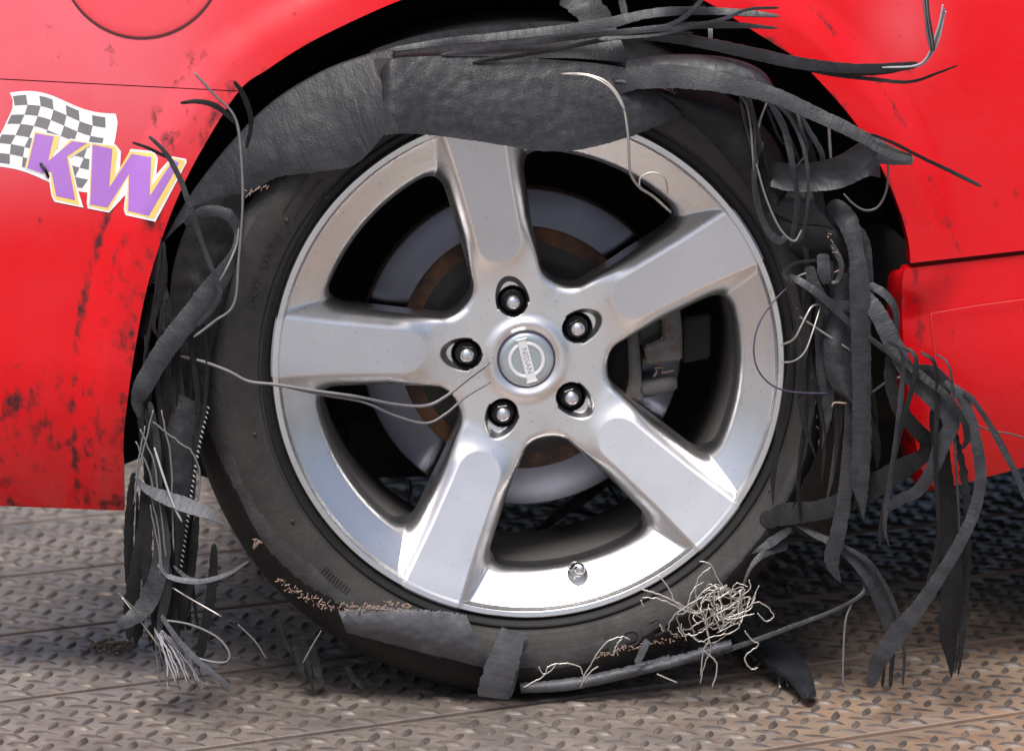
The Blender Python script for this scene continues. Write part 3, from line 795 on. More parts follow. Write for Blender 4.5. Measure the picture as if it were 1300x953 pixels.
def sheet(U, L_, material='rubber_flap', name='tread_flap', bulge=0., th=.004, nu=70, nv=26, parent=None, rough=.0012, freq=60, frayL=0., frayU=0., lab=None):
    """curved sheet between two curves of (px, py, Y)"""
    u = resample(crom(U, 8), nu); l = resample(crom(L_, 8), nu); s0 = random.uniform(0, 100)
    V = []
    for i in range(nu):
        a = np.array(u[i]); b = np.array(l[i])
        fa = frayU*(sn(i*1.3, s0, 1)+.6*sn(i*4.1, s0, 2)); fb = frayL*(sn(i*1.3, s0, 7)+.6*sn(i*4.1, s0, 8))
        for j in range(nv):
            t = j/(nv-1); q = a+(b-a)*t
            q[1] += fa*(1-t)**3+fb*t**3
            p = P(q[0], q[1], q[2]-bulge*4*t*(1-t))
            p = p+np.array((0, -rough*(sn(p[0]*freq, p[2]*freq, s0)+.5*sn(p[0]*freq*2.7, p[2]*freq*2.7, s0)), 0))
            V.append(p)
    nf = len(V); V = V+[p+np.array((0, th, 0)) for p in V]
    F = grid_faces(nu, nv)+grid_faces(nu, nv, nf, False, True)
    bd = [i*nv for i in range(nu)]+[(nu-1)*nv+j for j in range(1, nv)]+[i*nv+nv-1 for i in range(nu-2, -1, -1)]+[j for j in range(nv-2, 0, -1)]
    for k in range(len(bd)):
        a, b = bd[k], bd[(k+1) % len(bd)]; F.append((a, b, b+nf, a+nf))
    o = mesh(name, V, F, material, parent or tyre)
    bm = bmesh.new(); bm.from_mesh(o.data); bmesh.ops.recalc_face_normals(bm, faces=bm.faces[:]); bm.to_mesh(o.data); bm.free()
    VA = np.array(V); uv = np.stack([VA[:, 0]*.8+VA[:, 2]*.3, VA[:, 2]*.8-VA[:, 0]*.3, VA[:, 1]*0+s0*10], 1)
    o.data.attributes.new('uvw', 'FLOAT_VECTOR', 'POINT').data.foreach_set('vector', uv.astype(np.float32).ravel())
    sharp(o, 60)
    if lab: o['label'] = lab
    return o
def wire(pts, material='cord_wire', name='steel_wire', wpx=3., Y=None, parent=None, jit=0.):
    rows = [list(p) if len(p) == 3 else list(p)+[Y] for p in pts]
    c = crom(rows, 8); s0 = random.uniform(0, 50)
    P3 = np.array([P(r[0]+jit*sn(i*.5, s0, 0), r[1]+jit*sn(i*.5, s0, 5), r[2]) for i, r in enumerate(c)])
    rad = [max(.0005, wpx*MM/2*(1+.15*sn(i*.4, s0, 2))*(1 if 1 < i < len(c)-2 else .7)) for i in range(len(c))]
    return tube_pts(name, P3, rad, material, parent or tyre, 6)
# --- big flaps over the top of the tyre
sheet([(205,310,.012),(240,250,.010),(290,185,.006),(345,130,.002),(410,90,-.002),(470,68,-.008),(500,60,-.012)],
      [(245,268,.005),(275,262,.0),(310,252,-.012),(350,226,-.02),(400,219,-.03),(452,208,-.04),(490,168,-.05)], bulge=.005, frayL=1.2, rough=.0006, nv=34)
sheet([(470,66,.0),(490,58,.01),(540,44,.02),(620,33,.025),(700,28,.02),(780,30,.0)],
      [(484,100,-.03),(500,92,-.036),(560,82,-.03),(640,76,-.028),(720,74,-.028),(800,80,-.02)], bulge=.006, rough=.0006)
sheet([(484,88,-.03),(498,76,-.034),(540,72,-.03),(620,72,-.028),(700,76,-.028),(780,84,-.026),(850,102,-.02),(885,118,-.01)],
      [(489,172,-.052),(503,170,-.054),(540,171,-.05),(610,180,-.05),(690,192,-.05),(742,189,-.048),(810,170,-.04),(884,138,-.02)], bulge=.003, rough=.0006, freq=110, frayL=1.2, nu=110, nv=40,
      lab='broad pebbled rubber flap draped over the top of the rim')
# right shoulder band that falls away to the right
sheet([(800,95,-.014),(860,108,-.018),(920,122,-.02),(960,150,-.022),(990,190,-.022),(1003,235,-.022)],
      [(838,122,-.022),(868,146,-.026),(900,176,-.028),(925,206,-.03),(948,236,-.03),(972,275,-.028)], 'rubber_dark', bulge=.012, frayL=2)
sheet([(838,116,-.026),(880,135,-.03),(915,165,-.03),(935,190,-.03)], [(842,122,-.026),(872,142,-.03),(903,170,-.032),(925,198,-.03)], 'rubber_strip', bulge=.003, nu=40, nv=8)
sheet([(796,76,-.02),(840,70,-.03),(890,70,-.035),(935,76,-.04),(970,92,-.044),(988,122,-.044)],
      [(790,112,-.03),(840,104,-.045),(890,100,-.05),(930,104,-.052),(960,110,-.052),(980,125,-.05)], 'rubber_strip', bulge=.004)
sheet([(780,100,-.03),(820,86,-.034),(870,84,-.04),(930,90,-.045)], [(782,106,-.034),(820,110,-.044),(870,104,-.05),(930,106,-.05)], 'rubber_strip', bulge=.002, nu=40, nv=14)
# looping pale band
sheet([(955,190,-.025),(975,204,-.036),(1000,208,-.05),(1031,207,-.058),(1066,198,-.064),(1099,178,-.07),(1114,180,-.066)],
      [(958,226,-.03),(976,236,-.04),(1003,243,-.05),(1036,243,-.058),(1071,238,-.064),(1102,224,-.07),(1118,226,-.062)], 'rubber_strip', bulge=-.004, frayL=1)
sheet([(960,232,-.02),(1000,243,-.024),(1036,246,-.03),(1052,275,-.03)], [(985,272,-.024),(1010,284,-.03),(1036,286,-.034),(1058,296,-.034)], 'rubber_flap', bulge=.006)
sheet([(985,270,-.02),(1020,283,-.03),(1056,284,-.034),(1075,292,-.03)], [(1002,320,-.02),(1030,330,-.024),(1060,330,-.03),(1080,330,-.03)], 'rubber_dark', bulge=.006)
# dark torn tread behind the right-hand strips
sheet([(978,262,-.02),(1004,335,-.022),(1020,400,-.022),(1033,460,-.022),(1040,530,-.022),(1038,575,-.022),(1014,625,-.022),(996,670,-.02)],
      [(1060,262,.0),(1085,320,.02),(1092,400,.03),(1096,470,.05),(1096,540,.05),(1090,590,.05),(1072,650,.05),(1050,690,.05)], 'rubber_dark', bulge=.01, frayU=3)
sheet([(1062,345,-.03),(1052,400,-.034),(1045,440,-.04),(1048,473,-.044),(1061,497,-.046),(1078,511,-.046)],
      [(1090,350,-.03),(1088,400,-.03),(1088,440,-.034),(1088,480,-.04),(1087,505,-.044),(1086,512,-.046)], 'rubber_flap', bulge=.008, nv=16)
# lower front flaps
sheet([(430,776,-.022),(480,771,-.026),(520,774,-.028),(560,777,-.028),(592,782,-.028)], [(440,803,-.018),(490,816,-.020),(540,829,-.022),(585,840,-.024),(624,850,-.024)], 'rubber_light', bulge=.006, frayU=3, frayL=1,
      lab='pale rubber flap folded over the foot of the tyre')
strip([(652,801,34,-.03),(643,828,38,-.036),(634,855,42,-.036),(626,885,44,-.03)], 'rubber_light', roll=.25, wob=.15, taper=False, lab='short pale upright strip at the foot of the tyre')
strip([(668,812,8,-.03),(656,845,9,-.034),(646,885,8,-.03)], 'rubber_strip')
sheet([(660,868,-.01),(720,862,-.012),(790,848,-.01),(850,832,-.004)], [(662,880,-.012),(722,876,-.014),(792,862,-.012),(852,846,-.006)], 'rubber_light', bulge=.003, nu=50, nv=8, frayU=2)
# --- top strands
strip([(495,64,6,-.02),(560,54,9,-.024),(640,46,11,-.026),(710,38,12,-.03),(770,30,14,-.034),(830,17,12,-.04),(890,14,10,-.045),(950,17,9,-.05),(990,21,3,-.055)], 'rubber_strip', roll=.3)
strip([(560,70,4,-.03),(640,60,7,-.032),(720,48,8,-.036),(800,40,8,-.042),(870,33,9,-.048),(930,32,8,-.052),(988,36,3,-.056)], 'rubber_strip')
strip([(760,50,6,-.04),(830,44,6,-.044),(880,34,5,-.05),(920,24,5,-.056),(950,12,4,-.06),(989,10,3,-.064)], 'rubber_strip')
strip([(840,36,5,-.044),(866,24,6,-.05),(884,8,6,-.056),(900,-12,5,-.06)], 'rubber_strip')
strip([(600,80,4,-.032),(700,64,5,-.036),(780,48,6,-.04),(830,44,4,-.044),(880,42,4,-.048)], 'rubber_dark')
strip([(722,-14,40,.03),(744,8,44,.02),(766,38,48,.0)], 'rubber_flap', roll=.3)
strip([(787,-12,8,.01),(791,8,9,.006),(796,30,8,.0)], 'rubber_strip')
strip([(880,-10,10,.03),(890,8,12,.02),(896,20,8,.02)], 'rubber_dark')
for k in range(3): wire([(899+k*2,30,-.03),(900+k*2,42,-.032),(900+k*1.6,57,-.03)], 'pale_fibre', 'cord', 1.8)
strip([(800,46,8,-.02),(850,48,14,-.035),(900,56,15,-.045),(960,69,16,-.055),(1020,81,15,-.065),(1080,87,13,-.075),(1130,86,12,-.082),(1166,82,9,-.088)], 'rubber_strip', roll=-.35, wob=.2)
for k in range(3):
    wire([(1120+k*8,86,-.082),(1160+k*3,84,-.088),(1176+k*3,74-k*2,-.092),(1186+k*3,50,-.098),(1193+k*3,28-k*5,-.102),(1197+k*2,6+k*5,-.104)], 'cord_wire' if k == 1 else 'pale_fibre', 'cord', 2.6)
for k in range(4):
    wire([(1186-k*1.5,64,-.096),(1183-k*2,42,-.1),(1179-k*1.5,18,-.104),(1177-k*2,-12,-.106)], 'cord_wire' if k % 2 else 'rubber_strip', 'cord', 3)
strip([(940,66,8,-.05),(985,76,8,-.058),(1050,93,6,-.066),(1110,101,5,-.074),(1155,104,4,-.08),(1190,93,3,-.086),(1216,83,2,-.09)], 'rubber_dark')
strip([(1040,92,3,-.066),(1090,95,3,-.074),(1130,92,3,-.08),(1162,84,2,-.088)], 'rubber_dark')
strip([(772,118,22,-.03),(800,102,26,-.038),(850,97,30,-.048),(910,104,26,-.058),(975,119,21,-.068),(1040,147,18,-.078),(1095,174,16,-.088),(1132,194,15,-.094),(1158,202,11,-.098)], 'rubber_strip', roll=.2, wob=.2, lab='long grey strip reaching out over the right edge of the arch')
strip([(1112,201,12,-.07),(1135,203,13,-.076),(1160,203,13,-.08)], 'rubber_strip')
strip([(1105,170,3,-.095),(1135,182,4,-.098),(1170,200,4,-.1),(1210,219,5,-.106),(1246,237,4,-.11)], 'rubber_dark')
# verticals at the upper right
strip([(976,126,10,-.05),(996,165,9,-.054),(1007,215,9,-.062),(1012,260,8,-.06),(1004,312,5,-.05)], 'rubber_strip', roll=.5)
strip([(976,122,5,-.05),(1004,152,4,-.056),(1022,195,5,-.066),(1026,250,4,-.066),(1018,300,4,-.056),(1008,306,3,-.05)], 'rubber_strip')
strip([(990,130,10,-.03),(1018,165,10,-.036),(1033,210,11,-.04),(1043,268,11,-.038)], 'rubber_dark')
strip([(968,180,6,-.045),(958,215,7,-.05),(961,255,8,-.05),(973,290,9,-.05),(988,305,10,-.05),(1000,300,6,-.05)], 'rubber_strip')
wire([(960,208,-.054),(972,250,-.056),(990,290,-.058),(1008,306,-.058),(1018,292,-.056)], 'cord_wire', 'cord', 3)
wire([(976,126,-.05),(966,150,-.05),(962,170,-.05)], 'cord_wire', 'cord', 3)
wire([(930,112,-.03),(946,130,-.036),(953,160,-.044),(956,200,-.05),(960,235,-.05)], 'cord_wire', 'cord', 3)
wire([(1052,150,-.03),(1053,175,-.03),(1055,205,-.03)], 'cord_wire', 'cord', 4)
wire([(1071,246,-.03),(1082,258,-.03),(1098,267,-.03),(1115,262,-.03),(1126,238,-.04),(1128,195,-.07)], 'cord_wire', 'cord', 3)
# --- right-hand cascade
strip([(1050,262,18,-.03),(1066,268,26,-.04),(1080,290,26,-.05),(1087,320,20,-.055),(1091,360,25,-.06),(1093,430,25,-.062),(1094,500,23,-.062),(1094,560,24,-.062),(1092,612,22,-.062),(1095,640,10,-.062),(1096,660,1.5,-.062)], 'rubber_strip', wob=.15, cup=.2, lab='straight grey strip hanging down the right side, ending in a point')
strip([(1070,280,20,-.03),(1092,305,22,-.036),(1102,340,12,-.04),(1105,385,10,-.04)], 'rubber_strip')
strip([(1078,500,10,-.045),(1077,560,14,-.046),(1072,630,18,-.048),(1063,680,20,-.05),(1056,708,20,-.05),(1061,728,10,-.05),(1068,739,1.5,-.05)], 'rubber_strip')
strip([(1045,322,16,-.04),(1046,345,16,-.044),(1051,360,12,-.044)], 'rubber_strip')
strip([(1027,338,13,-.04),(1034,362,15,-.044),(1050,384,15,-.046),(1085,390,14,-.04)], 'rubber_flap')
strip([(998,350,6,-.035),(1014,356,9,-.045),(1040,374,10,-.05),(1064,396,9,-.05),(1086,416,8,-.05)], 'rubber_strip')
strip([(1040,330,4,-.036),(1010,334,4,-.04),(996,346,5,-.04),(1000,356,4,-.04)], 'rubber_strip')
wire([(1030,345,-.04),(1015,350,-.04),(1004,358,-.04)], 'cord_wire', 'cord', 3)
wire([(1015,402,-.03),(1045,422,-.04),(1080,445,-.045)], 'cord_wire', 'cord', 3)
strip([(1056,310,8,-.045),(1068,335,7,-.05),(1064,355,6,-.05),(1055,360,3,-.05)], 'rubber_strip')
strip([(1098,372,12,-.055),(1108,388,20,-.06),(1122,412,23,-.066),(1138,444,22,-.072),(1156,478,20,-.078),(1181,502,21,-.084),(1203,526,22,-.088),(1207,542,20,-.09),(1195,566,20,-.09),(1184,595,18,-.088),(1166,622,16,-.082),(1142,634,14,-.078),(1125,648,9,-.074),(1120,660,2,-.074)], 'rubber_strip', wob=.25)
strip([(1098,425,6,-.06),(1138,454,8,-.076),(1174,480,10,-.088),(1204,505,9,-.096),(1222,532,8,-.1),(1228,556,8,-.1),(1221,570,4,-.1)], 'rubber_dark')
strip([(1100,360,10,-.04),(1124,374,11,-.046),(1137,396,10,-.05),(1138,434,8,-.052)], 'rubber_strip', roll=.4)
strip([(1131,448,14,-.062),(1131,485,16,-.064),(1142,518,18,-.066),(1160,541,19,-.066),(1176,560,19,-.064),(1172,578,18,-.06),(1150,592,26,-.056),(1115,614,30,-.05),(1075,636,26,-.04),(1035,648,26,-.03),(1000,652,28,-.02),(965,662,20,-.012)], 'rubber_dark', wob=.15)
strip([(1128,470,6,-.05),(1150,470,14,-.06),(1176,472,20,-.07),(1194,484,26,-.076),(1197,510,24,-.078)], 'rubber_strip', roll=-.4)
strip([(1192,500,18,-.07),(1191,535,22,-.07),(1196,590,23,-.068),(1203,645,25,-.066),(1209,705,27,-.066),(1208,765,27,-.066),(1204,805,24,-.066),(1207,832,14,-.066),(1208,860,1.5,-.066)], 'rubber_dark', wob=.15, cup=.2, lab='broad black strip hanging to the deck at the right, cut to a point')
strip([(1200,484,8,-.08),(1222,506,14,-.088),(1238,556,15,-.096),(1245,602,15,-.1),(1239,642,15,-.102),(1224,678,15,-.104),(1199,722,16,-.106),(1168,768,19,-.106),(1140,803,24,-.104),(1117,836,22,-.102),(1104,872,12,-.1)], 'rubber_strip', wob=.2, lab='long strip sweeping from the right down and left towards the deck')
strip([(1222,494,5,-.09),(1248,526,6,-.098),(1270,565,7,-.104),(1290,602,8,-.108),(1308,645,8,-.11)], 'rubber_strip')
strip([(1232,500,3,-.09),(1256,534,3,-.096),(1278,572,3,-.1),(1304,628,3,-.104)], 'rubber_strip')
strip([(1212,548,7,-.08),(1222,592,9,-.082),(1228,645,9,-.084),(1229,705,8,-.084),(1226,765,7,-.084),(1221,822,6,-.084),(1216,858,2,-.084)], 'rubber_dark', fray=.5)
strip([(1222,660,5,-.08),(1226,720,5,-.08),(1222,790,5,-.08),(1212,855,2,-.08)], 'rubber_dark', fray=.5)
strip([(1204,640,10,-.05),(1196,682,13,-.05),(1186,722,11,-.05),(1176,745,4,-.05)], 'rubber_dark')
wire([(1234,536,-.06),(1258,547,-.05),(1280,550,-.04),(1304,557,-.03)], 'debris', 'cord', 2.4)
wire([(1104,500,-.03),(1130,482,-.03),(1150,478,-.03)], 'cord_wire', 'cord', 3)
for k in range(16):      # dark fringe hanging behind the grey strips
    x0 = random.uniform(1008, 1100); y0 = random.uniform(290, 420); L = random.uniform(90, 300); dx = random.gauss(4, 14); w_ = random.uniform(5, 13); yb = random.uniform(-.03, -.022)
    strip([(x0, y0, w_*.6, yb), (x0+dx*.3+random.gauss(0, 4), y0+L*.35, w_, yb-.004, random.gauss(0, .5)), (x0+dx*.8+random.gauss(0, 6), y0+L*.75, w_, yb-.006, random.gauss(0, .6)), (x0+dx, y0+L, 1.5, yb-.006)], 'rubber_dark' if k % 3 else 'rubber_strip', fray=.2)
for k in range(4):       # thinner ribbons over the sill
    x0 = random.uniform(1120, 1215); y0 = 440+(x0-1120)*.55+random.gauss(0, 12); L = random.uniform(120, 330); dx = random.gauss(10, 22); w_ = random.uniform(3, 8); yb = -.075-random.uniform(0, .02)
    strip([(x0-20, y0-25, w_*.6, yb+.01), (x0, y0, w_, yb, random.gauss(0, .5)), (x0+dx*.6, y0+L*.45, w_, yb-.006, random.gauss(0, .6)), (x0+dx+random.gauss(0, 6), y0+L*.85, w_*.9, yb-.006), (x0+dx*1.1, y0+L, 1.2, yb-.006)], 'rubber_dark' if k % 2 else 'rubber_strip', fray=.2)
for k in range(12):      # loose ends at the upper right
    x0 = random.uniform(938, 1015); y0 = 100+abs(x0-930)*.2+random.uniform(0, 25); L = random.uniform(60, 190); dx = random.uniform(5, 60); w_ = random.uniform(2.5, 7); yb = random.uniform(-.046, -.03)
    strip([(x0, y0, w_*.7, yb), (x0+dx*.5, y0+L*.3, w_, yb-.006, random.gauss(0, .5)), (x0+dx+random.gauss(0, 5), y0+L*.7, w_, yb-.01, random.gauss(0, .6)), (x0+dx*.9+random.gauss(0, 8), y0+L, 1.2, yb-.008)], 'rubber_dark' if k % 2 else 'rubber_strip', fray=.2)
for k in range(14):      # dark strands on the left of the tyre
    x0 = random.uniform(180, 250); y0 = random.uniform(300, 470); L = random.uniform(120, 300); dx = random.gauss(-2, 16); w_ = random.uniform(3, 9); yb = random.uniform(-.036, -.03)
    strip([(x0, y0, w_*.6, yb), (x0+dx*.4+random.gauss(0, 5), y0+L*.4, w_, yb-.004, random.gauss(0, .5)), (x0+dx+random.gauss(0, 5), y0+L*.8, w_, yb-.006), (x0+dx, y0+L, 1.2, yb-.006)], 'rubber_dark', fray=.2)
# --- lower right
strip([(1008,664,4,-.02),(1036,679,9,-.026),(1066,694,12,-.03),(1096,722,18,-.034),(1116,757,20,-.036),(1131,793,20,-.036),(1137,812,10,-.036)], 'rubber_strip', roll=.3)
strip([(1066,690,5,-.034),(1104,714,6,-.04),(1130,755,6,-.044),(1144,795,5,-.046),(1148,830,4,-.046),(1146,870,3,-.046)], 'rubber_strip')
strip([(1098,737,4,-.03),(1094,754,5,-.034),(1060,774,5,-.04),(1000,797,6,-.044),(940,819,7,-.044),(880,836,9,-.04),(805,852,7,-.034)], 'rubber_strip', wob=.1)
sheet([(798,848,-.035),(840,838,-.04),(880,826,-.044),(928,812,-.044)], [(800,857,-.036),(842,850,-.042),(882,838,-.046),(930,822,-.046)], 'rubber_light', bulge=.003, nu=40, nv=8, frayU=3, frayL=2)
wire([(1082,764,-.036),(1074,785,-.036),(1071,820,-.036),(1070,872,-.036)], 'cord_wire', 'cord', 3)
strip([(1128,806,5,-.05),(1124,830,5,-.05),(1120,872,4,-.05)], 'rubber_dark')
strip([(1136,806,6,-.05),(1133,835,6,-.05),(1130,872,5,-.05)], 'rubber_dark')
strip([(945,700,10,-.012),(975,690,14,-.016),(1005,670,8,-.02)], 'rubber_strip')
strip([(943,745,3,-.03),(952,722,5,-.026),(968,704,9,-.02),(1000,690,14,-.01)], 'rubber_strip')
# --- left-hand side
sheet([(246,262,.0),(222,330,.0),(214,390,.0),(208,470,.0),(204,560,.0),(206,650,.0)], [(306,246,-.014),(304,300,-.016),(290,360,-.018),(270,440,-.024),(262,520,-.026),(243,640,-.028)], 'rubber_dark', bulge=.01, frayL=2, rough=.003)
strip([(236,286,12,-.02),(254,271,14,-.03),(274,268,14,-.034),(292,275,14,-.036),(302,294,10,-.036),(297,318,8,-.04),(284,346,22,-.042),(266,370,27,-.044),(243,400,27,-.046),(216,434,27,-.05),(194,468,26,-.052),(180,494,24,-.054),(174,512,14,-.052),(178,530,6,-.05)], 'rubber_strip', wob=.12, cup=.15, lab='grey strip looped over itself on the left shoulder')
strip([(194,308,18,.02),(200,340,18,.02),(206,372,15,.02),(213,404,17,.02),(214,440,16,.02)], 'rubber_strip')
strip([(182,430,10,.03),(186,400,12,.03),(192,372,10,.03)], 'rubber_dark')
wire([(303,290,-.036),(300,312,-.04),(288,340,-.05),(277,360,-.05)], 'cord_wire', 'cord', 3)
wire([(246,92,-.05),(270,118,-.05),(298,149,-.05),(306,196,-.052),(308,260,-.054),(303,330,-.054),(297,386,-.054),(272,408,-.052),(246,428,-.05)], 'cord_wire', 'cord', 3.4)
strip([(229,131,4,-.06),(252,129,6,-.058),(276,136,7,-.054),(300,157,5,-.05)], 'rubber_dark')
strip([(297,103,4,-.06),(310,123,7,-.056),(319,155,6,-.05),(313,188,4,-.044)], 'rubber_dark')
strip([(189,173,4,-.05),(210,194,6,-.052),(228,226,7,-.054),(241,262,7,-.056),(258,312,6,-.056),(277,362,6,-.056),(279,374,6,-.056),(270,392,6,-.054),(250,414,5,-.05)], 'rubber_strip', wob=.1)
strip([(168,181,3,-.045),(188,188,4,-.05),(212,200,4,-.052)], 'rubber_dark')
strip([(51,207,4,.03),(58,217,4,.026),(63,228,3,.03)], 'rubber_dark')
wire([(228,452,-.03),(258,459,-.036),(290,471,-.04),(316,484,-.042),(350,488,-.044),(400,496,-.044),(450,503,-.04),(500,513,-.02),(540,515,-.01),(566,503,-.006),(595,480,.0),(622,460,.006)], 'cord_wire', 'steel_wire', 4.2)
wire([(350,488,-.044),(410,501,-.042),(460,510,-.036),(500,527,-.02),(540,537,-.01),(566,525,-.004),(592,503,.0),(623,485,.006)], 'cord_wire', 'steel_wire', 3.2)
# bundle below the bumper
strip([(176,505,12,-.05),(180,545,8,-.05),(187,600,9,-.05),(182,660,13,-.05),(173,720,16,-.05),(166,775,18,-.048),(164,812,8,-.046)], 'rubber_dark', fray=.25)
strip([(170,600,8,-.04),(165,650,12,-.04),(163,700,12,-.04),(166,760,10,-.04)], 'rubber_dark', fray=.25)
strip([(190,510,7,-.054),(199,560,10,-.054),(199,630,16,-.056),(206,695,22,-.058),(196,745,26,-.06),(178,776,24,-.062),(149,795,13,-.064)], 'rubber_strip', lab='grey forked strip in the bundle below the bumper')
strip([(206,700,14,-.058),(212,740,14,-.06),(206,780,12,-.06),(200,805,3,-.06)], 'rubber_strip')
strip([(186,520,7,-.05),(196,590,9,-.052),(188,660,12,-.054),(186,720,14,-.054),(190,770,8,-.054)], 'rubber_dark', fray=.3)
strip([(196,560,7,-.046),(210,640,10,-.046),(216,720,12,-.046),(222,790,10,-.046),(228,820,3,-.046)], 'rubber_dark', fray=.3)
sheet([(226,500,-.036),(208,560,-.038),(206,620,-.04),(212,690,-.04),(218,735,-.04)], [(264,517,-.03),(252,570,-.036),(243,625,-.04),(236,675,-.04),(229,722,-.04)], 'rubber_flap', bulge=.006, nv=14, frayU=3)
for k in range(34):    # stitched pale edge
    t = k/33; q = resample(crom([(264,517,-.036),(252,570,-.042),(243,625,-.046),(236,675,-.046),(229,724,-.046)], 6), 34)[k]
    wire([(q[0]-1.2, q[1]-1.2, q[2]), (q[0]+.8, q[1]+.6, q[2]-.001), (q[0]+1.6, q[1]+2.0, q[2])], 'pale_fibre', 'stitch', 1.6)
for (a, b, c_, w_) in (((236,660),(226,760),(216,832),13), ((250,650),(241,735),(226,806),12), ((272,690),(268,752),(252,850),12), ((224,700),(214,790),(206,846),10), ((243,690),(238,770),(232,800),9), ((182,760),(176,800),(172,822),12), ((205,780),(196,800),(190,815),11)):
    strip([(a[0], a[1], w_*.7, -.03), (b[0], b[1], w_, -.032), (c_[0]+2, c_[1]-18, w_*.9, -.034), (c_[0], c_[1], 2, -.034)], 'rubber_dark', fray=.25)
strip([(171,604,2,-.06),(184,619,11,-.062),(214,633,20,-.066),(248,645,21,-.07),(270,655,14,-.072),(286,667,1.5,-.074)], 'rubber_light', roll=.5, wob=.1, lab='pale curved strip sticking out of the left bundle')
strip([(200,716,4,-.06),(216,732,7,-.064),(252,738,7,-.07),(288,729,6,-.074),(316,712,2,-.078)], 'rubber_light', roll=.4)
strip([(220,718,3,-.06),(240,734,6,-.064),(270,739,5,-.07),(300,735,2,-.072)], 'rubber_strip')
wire([(196,568,-.06),(206,600,-.066),(220,640,-.07),(231,662,-.07)], 'pale_fibre', 'steel_wire', 3)
for pts in ([(178,545),(196,590),(204,650),(212,720)], [(184,540),(174,600),(170,640)], [(195,520),(180,580),(172,620)], [(205,520),(216,580),(219,650),(220,700)], [(172,560),(190,600),(198,640)], [(190,640),(202,700),(205,760),(203,800)], [(194,535),(225,560),(245,575),(254,610),(246,660)], [(182,610),(195,640),(203,690),(206,740)]):
    wire(pts, 'cord_wire', 'cord', 2.4, -.06, None, 1.5)
wire([(216,744,-.05),(246,762,-.06),(281,782,-.07)], 'steel_wire', 'steel_wire', 2.2)
wire([(154,757,-.05),(180,790,-.056),(215,838,-.06)], 'steel_wire', 'steel_wire', 2.2)
wire([(200,786,-.06),(240,792,-.062),(275,808,-.066),(291,828,-.07),(286,840,-.07),(262,838,-.066),(232,826,-.062),(205,800,-.06)], 'cord_wire', 'steel_wire', 3)
strip([(203,778,5,-.06),(226,812,7,-.064),(256,843,8,-.068),(292,872,7,-.07)], 'rubber_light')
for k in range(16):
    wire([(196+k*.7,800+rng.normal(0,3),-.06),(204+k*2.2+rng.normal(0,1.5),828,-.064+k*.0004),(214+k*3+rng.normal(0,4),868+rng.normal(0,6),-.066+k*.0006)], 'pale_fibre' if k % 3 else 'rubber_light', 'fibre', rng.uniform(1.4,2.4), jit=2)
for pts in ([(196,800),(200,840),(203,870)], [(150,752),(170,772),(182,786)], [(302,792),(325,815),(338,836)]):
    wire(pts, 'cord_wire', 'cord', 2., -.05)
for k in range(14):
    x0 = 176+k*5.2+random.gauss(0, 3); x1 = x0+random.gauss(4, 7); ye = random.uniform(720, 830); w_ = random.uniform(4, 9)
    strip([(x0, random.uniform(560, 660), w_*.6, -.02), ((x0+x1)/2+random.gauss(0, 4), 690, w_, -.024), (x1, ye-15, w_, -.026), (x1+2, ye, 1.5, -.026)], 'rubber_dark', fray=.3)
# stubs under the tyre
for (a, b, w_) in (((350,784),(371,832),8), ((376,808),(388,868),9), ((386,812),(398,876),9), ((396,818),(412,876),10), ((440,845),(462,876),7)):
    strip([(a[0], a[1], w_, .03), ((a[0]+b[0])/2-2, (a[1]+b[1])/2, w_*1.2, .026), (b[0], b[1], 2, .02)], 'rubber_dark', fray=.3)
wire([(408,800),(396,820),(384,842)], 'cord_wire', 'steel_wire', 2., -.04)
# wires on the wheel and top
wire([(712,94,-.05),(745,95,-.06),(772,106,-.066),(790,132,-.07),(797,170,-.07),(799,205,-.06),(801,222,-.05),(812,238,-.03),(830,250,-.01),(852,270,.0)], 'steel_wire', 'steel_wire', 3.4)
wire([(720,95,-.052),(748,97,-.062),(775,112,-.068),(793,140,-.072)], 'steel_wire', 'steel_wire', 2.4)
wire([(812,240,-.03),(813,226,-.03),(828,219,-.03),(844,226,-.03),(848,246,-.02)], 'steel_wire', 'steel_wire', 2.2)
wire([(1020,352,-.02),(990,374,-.04),(964,410,-.05),(957,448,-.054),(968,478,-.05),(998,496,-.04),(1062,500,-.03)], 'purple_wire', 'steel_wire', 2.2)
wire([(1042,386,-.04),(1030,390,-.05),(1018,412,-.054),(1008,430,-.05),(992,438,-.03)], 'steel_wire', 'steel_wire', 2.6)
wire([(1042,388,-.04),(1032,420,-.05),(1022,446,-.054),(1008,458,-.05),(992,460,-.03)], 'steel_wire', 'steel_wire', 2.2)
wire([(1075,512,-.05),(1060,511,-.05),(1056,516,-.05)], 'copper', 'steel_wire', 2.4)
# tangle of steel cord, lower right
def tuft(n, cx, cy, sx, sy, yb):
    for k in range(n):
        a0 = random.uniform(0, 6.28); rx = random.uniform(.35, 1)*sx; ry = random.uniform(.35, 1)*sy
        ox, oy = cx+random.uniform(-.25, .25)*sx, cy+random.uniform(-.25, .25)*sy; ph = random.uniform(0, 6.28)
        turns = random.uniform(.4, 1.05); pts = []
        for j in range(9):
            t = a0+turns*6.28*j/8
            ex, ey = rx*math.cos(t), ry*math.sin(t); rot = -.5+.3*math.sin(ph)
            pts.append((ox+ex*math.cos(rot)-ey*math.sin(rot)+random.uniform(-7, 7), oy+ex*math.sin(rot)+ey*math.cos(rot)+random.uniform(-7, 7), yb+.012*math.sin(t+ph)))
        wire(pts, 'steel_wire', 'steel_wire', random.uniform(1.0, 1.7), jit=2)
tuft(9, 928, 764, 34, 19, -.045); tuft(9, 905, 778, 48, 30, -.042)
